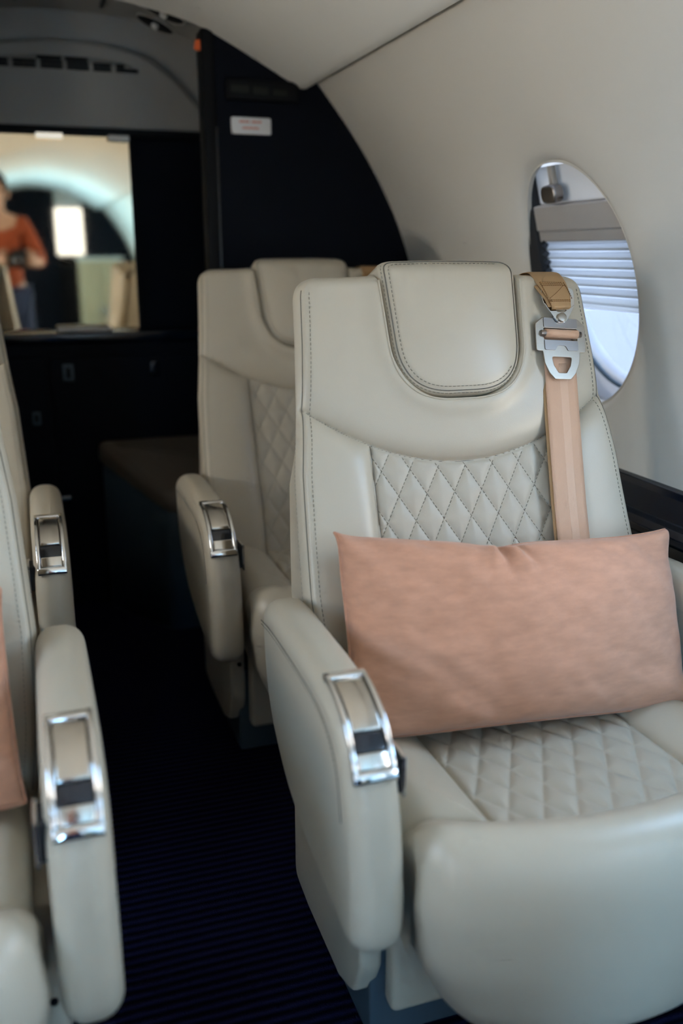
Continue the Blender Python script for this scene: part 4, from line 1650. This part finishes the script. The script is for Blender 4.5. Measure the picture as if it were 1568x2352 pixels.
def ellipsoid(c, r, n=20, m_=14):
    V = [(c[0] + r[0] * math.sin(math.pi * j / m_) * math.cos(2 * math.pi * i / n), c[1] + r[1] * math.sin(math.pi * j / m_) * math.sin(2 * math.pi * i / n), c[2] + r[2] * math.cos(math.pi * j / m_)) for j in range(m_ + 1) for i in range(n)]
    return np.array(V), [f[::-1] for f in grid_faces(n, m_ + 1, True)]


PX, PY = -0.13, -0.50            # where the photographer stands
person = empty('person', (PX, PY, 0), 'person in a rust knit top holding a camera, seen only in the mirror', 'person')
v_ = [(0, 0, .84), (0, -.01, .98), (0, .00, 1.14), (0, .01, 1.27), (0, .03, 1.345), (0, .05, 1.40), (0, .06, 1.47), (0, .06, 1.545),
      (-.10, 0, .80), (-.11, .05, .46), (-.11, .0, .09), (-.11, .12, .04), (.10, 0, .80), (.11, .05, .46), (.11, .0, .09), (.11, .12, .04),
      (-.15, .0, 1.28), (-.215, .02, 1.08), (-.06, .21, 1.045), (.15, .0, 1.28), (.235, .03, 1.08), (.235, .22, 1.045),
      (-.0, .265, 1.055), (.205, .275, 1.055)]
e_ = [(0, 1), (1, 2), (2, 3), (3, 4), (4, 5), (5, 6), (6, 7), (0, 8), (8, 9), (9, 10), (10, 11), (0, 12), (12, 13), (13, 14), (14, 15), (3, 16), (16, 17), (17, 18), (3, 19), (19, 20), (20, 21), (18, 22), (21, 23)]
r_ = [(.15, .11), (.125, .095), (.135, .10), (.12, .085), .05, .055, (.078, .088), (.06, .07), .088, .056, .042, .04, .088, .056, .042, .04, .055, .040, .030, .055, .040, .030, .026, .026]
skin_mesh('body', v_, e_, r_, M['skin'], person)


def grow(idx, k, extra):
    m_ = {j: i for i, j in enumerate(idx)}
    vv_ = [v_[j] for j in idx]
    ee = [(m_[a], m_[b2]) for a, b2 in e_ if a in m_ and b2 in m_]
    rr = []
    for j in idx:
        q = r_[j]
        rr.append(tuple(c_ + extra for c_ in q) if hasattr(q, '__len__') else q + extra)
    return vv_, ee, rr


skin_mesh('knit_top', *grow([0, 1, 2, 3, 16, 17, 18, 19, 20, 21], 0, .014), M['rust'], person)
skin_mesh('trousers', *grow([0, 8, 9, 10, 12, 13, 14], 0, .014), M['denim'], person)
for sx in (-.11, .11):
    obj('shoe', *slab_ax(round_poly([(-.045, -.07), (.045, -.07), (.05, .17), (-.05, .17)], .04, 6), 0, .085, 'xy+z', .012, .035, 4, (sx, 0, 0)), M['black_soft'], person)
hv, hf = ellipsoid((0, .045, 1.505), (.088, .098, .112))
keep = (hv[:, 1] < .085) | (hv[:, 2] > 1.555)
hv = hv.copy()
hv[~keep, 1] = .085
hr_o = obj('hair', hv, hf, M['hair'], person)
obj('ponytail', *tube(spline([(0, -.04, 1.53), (0, -.09, 1.50), (0, -.10, 1.42), (.01, -.09, 1.33)], 6), np.r_[np.linspace(.02, .03, 10), np.linspace(.03, .006, 9)], 10), M['hair'], hr_o)
for sx in (-.031, .031):
    obj('eye', *ellipsoid((sx, .140, 1.480), (.013, .008, .008), 12, 8), M['eye'], person)
    obj('ear', *ellipsoid((sx * 2.7, .055, 1.465), (.010, .018, .03), 12, 8), M['skin'], person)
obj('nose', *ellipsoid((0, .152, 1.455), (.012, .018, .022), 12, 8), M['skin'], person)
obj('mouth', *ellipsoid((0, .138, 1.418), (.024, .010, .007), 12, 8), M['lips'], person)
# hands: palm and five fingers each, closed on the camera body
for sgn, (hx, hy, hz) in ((-1, (0.005, .285, 1.06)), (1, (.205, .290, 1.06))):
    inward = 1 if sgn < 0 else -1
    obj('palm', *ellipsoid((hx, hy, hz), (.020, .040, .045), 14, 10), M['skin'], person)
    for q, ln in enumerate((.060, .068, .064, .050)):
        z0 = hz + .026 - q * .018
        pts_ = spline([(hx, hy + .03, z0), (hx + inward * .006, hy + .03 + ln * .45, z0 + .002), (hx + inward * .03, hy + .03 + ln * .72, z0), (hx + inward * .045, hy + .03 + ln * .66, z0)], 4)
        obj('finger', *tube(pts_, np.linspace(.0092, .0070, len(pts_)), 8), M['skin'], person)
    pts_ = spline([(hx, hy - .01, hz + .03), (hx + inward * .018, hy - .005, hz + .055), (hx + inward * .045, hy + .0, hz + .060)], 5)
    obj('thumb', *tube(pts_, np.linspace(.011, .0085, len(pts_)), 8), M['skin'], person)

# the camera in the hands, its lens just behind the viewpoint
cb = empty('photo_camera', (-.02, -.175, 1.06), 'black camera held up by the person, seen in the mirror', 'camera')
obj('camera_body', *boxr(-.07, .07, -.03, .03, -.045, .045, .008), M['black_soft'], cb)
obj('prism', *boxr(-.03, .03, -.03, .03, .045, .068, .008), M['black_soft'], cb)
t_ = np.linspace(0, 2 * math.pi, 28, endpoint=False)
C_ = np.stack([np.cos(t_), np.sin(t_)], 1)
v, f = slab(C_ * .036, .03, .095, .002, .003, 2)
obj('lens_barrel', axes(v, (1, 0, 0), (0, 0, 1), (0, 1, 0)), fix_faces((1, 0, 0), (0, 0, 1), (0, 1, 0), f), M['black_soft'], cb)
v, f = slab(C_ * .030, .0955, .0965, 0, 0, 2)
obj('front_element', axes(v, (1, 0, 0), (0, 0, 1), (0, 1, 0)), fix_faces((1, 0, 0), (0, 0, 1), (0, 1, 0), f), M['navy_gloss'], cb)
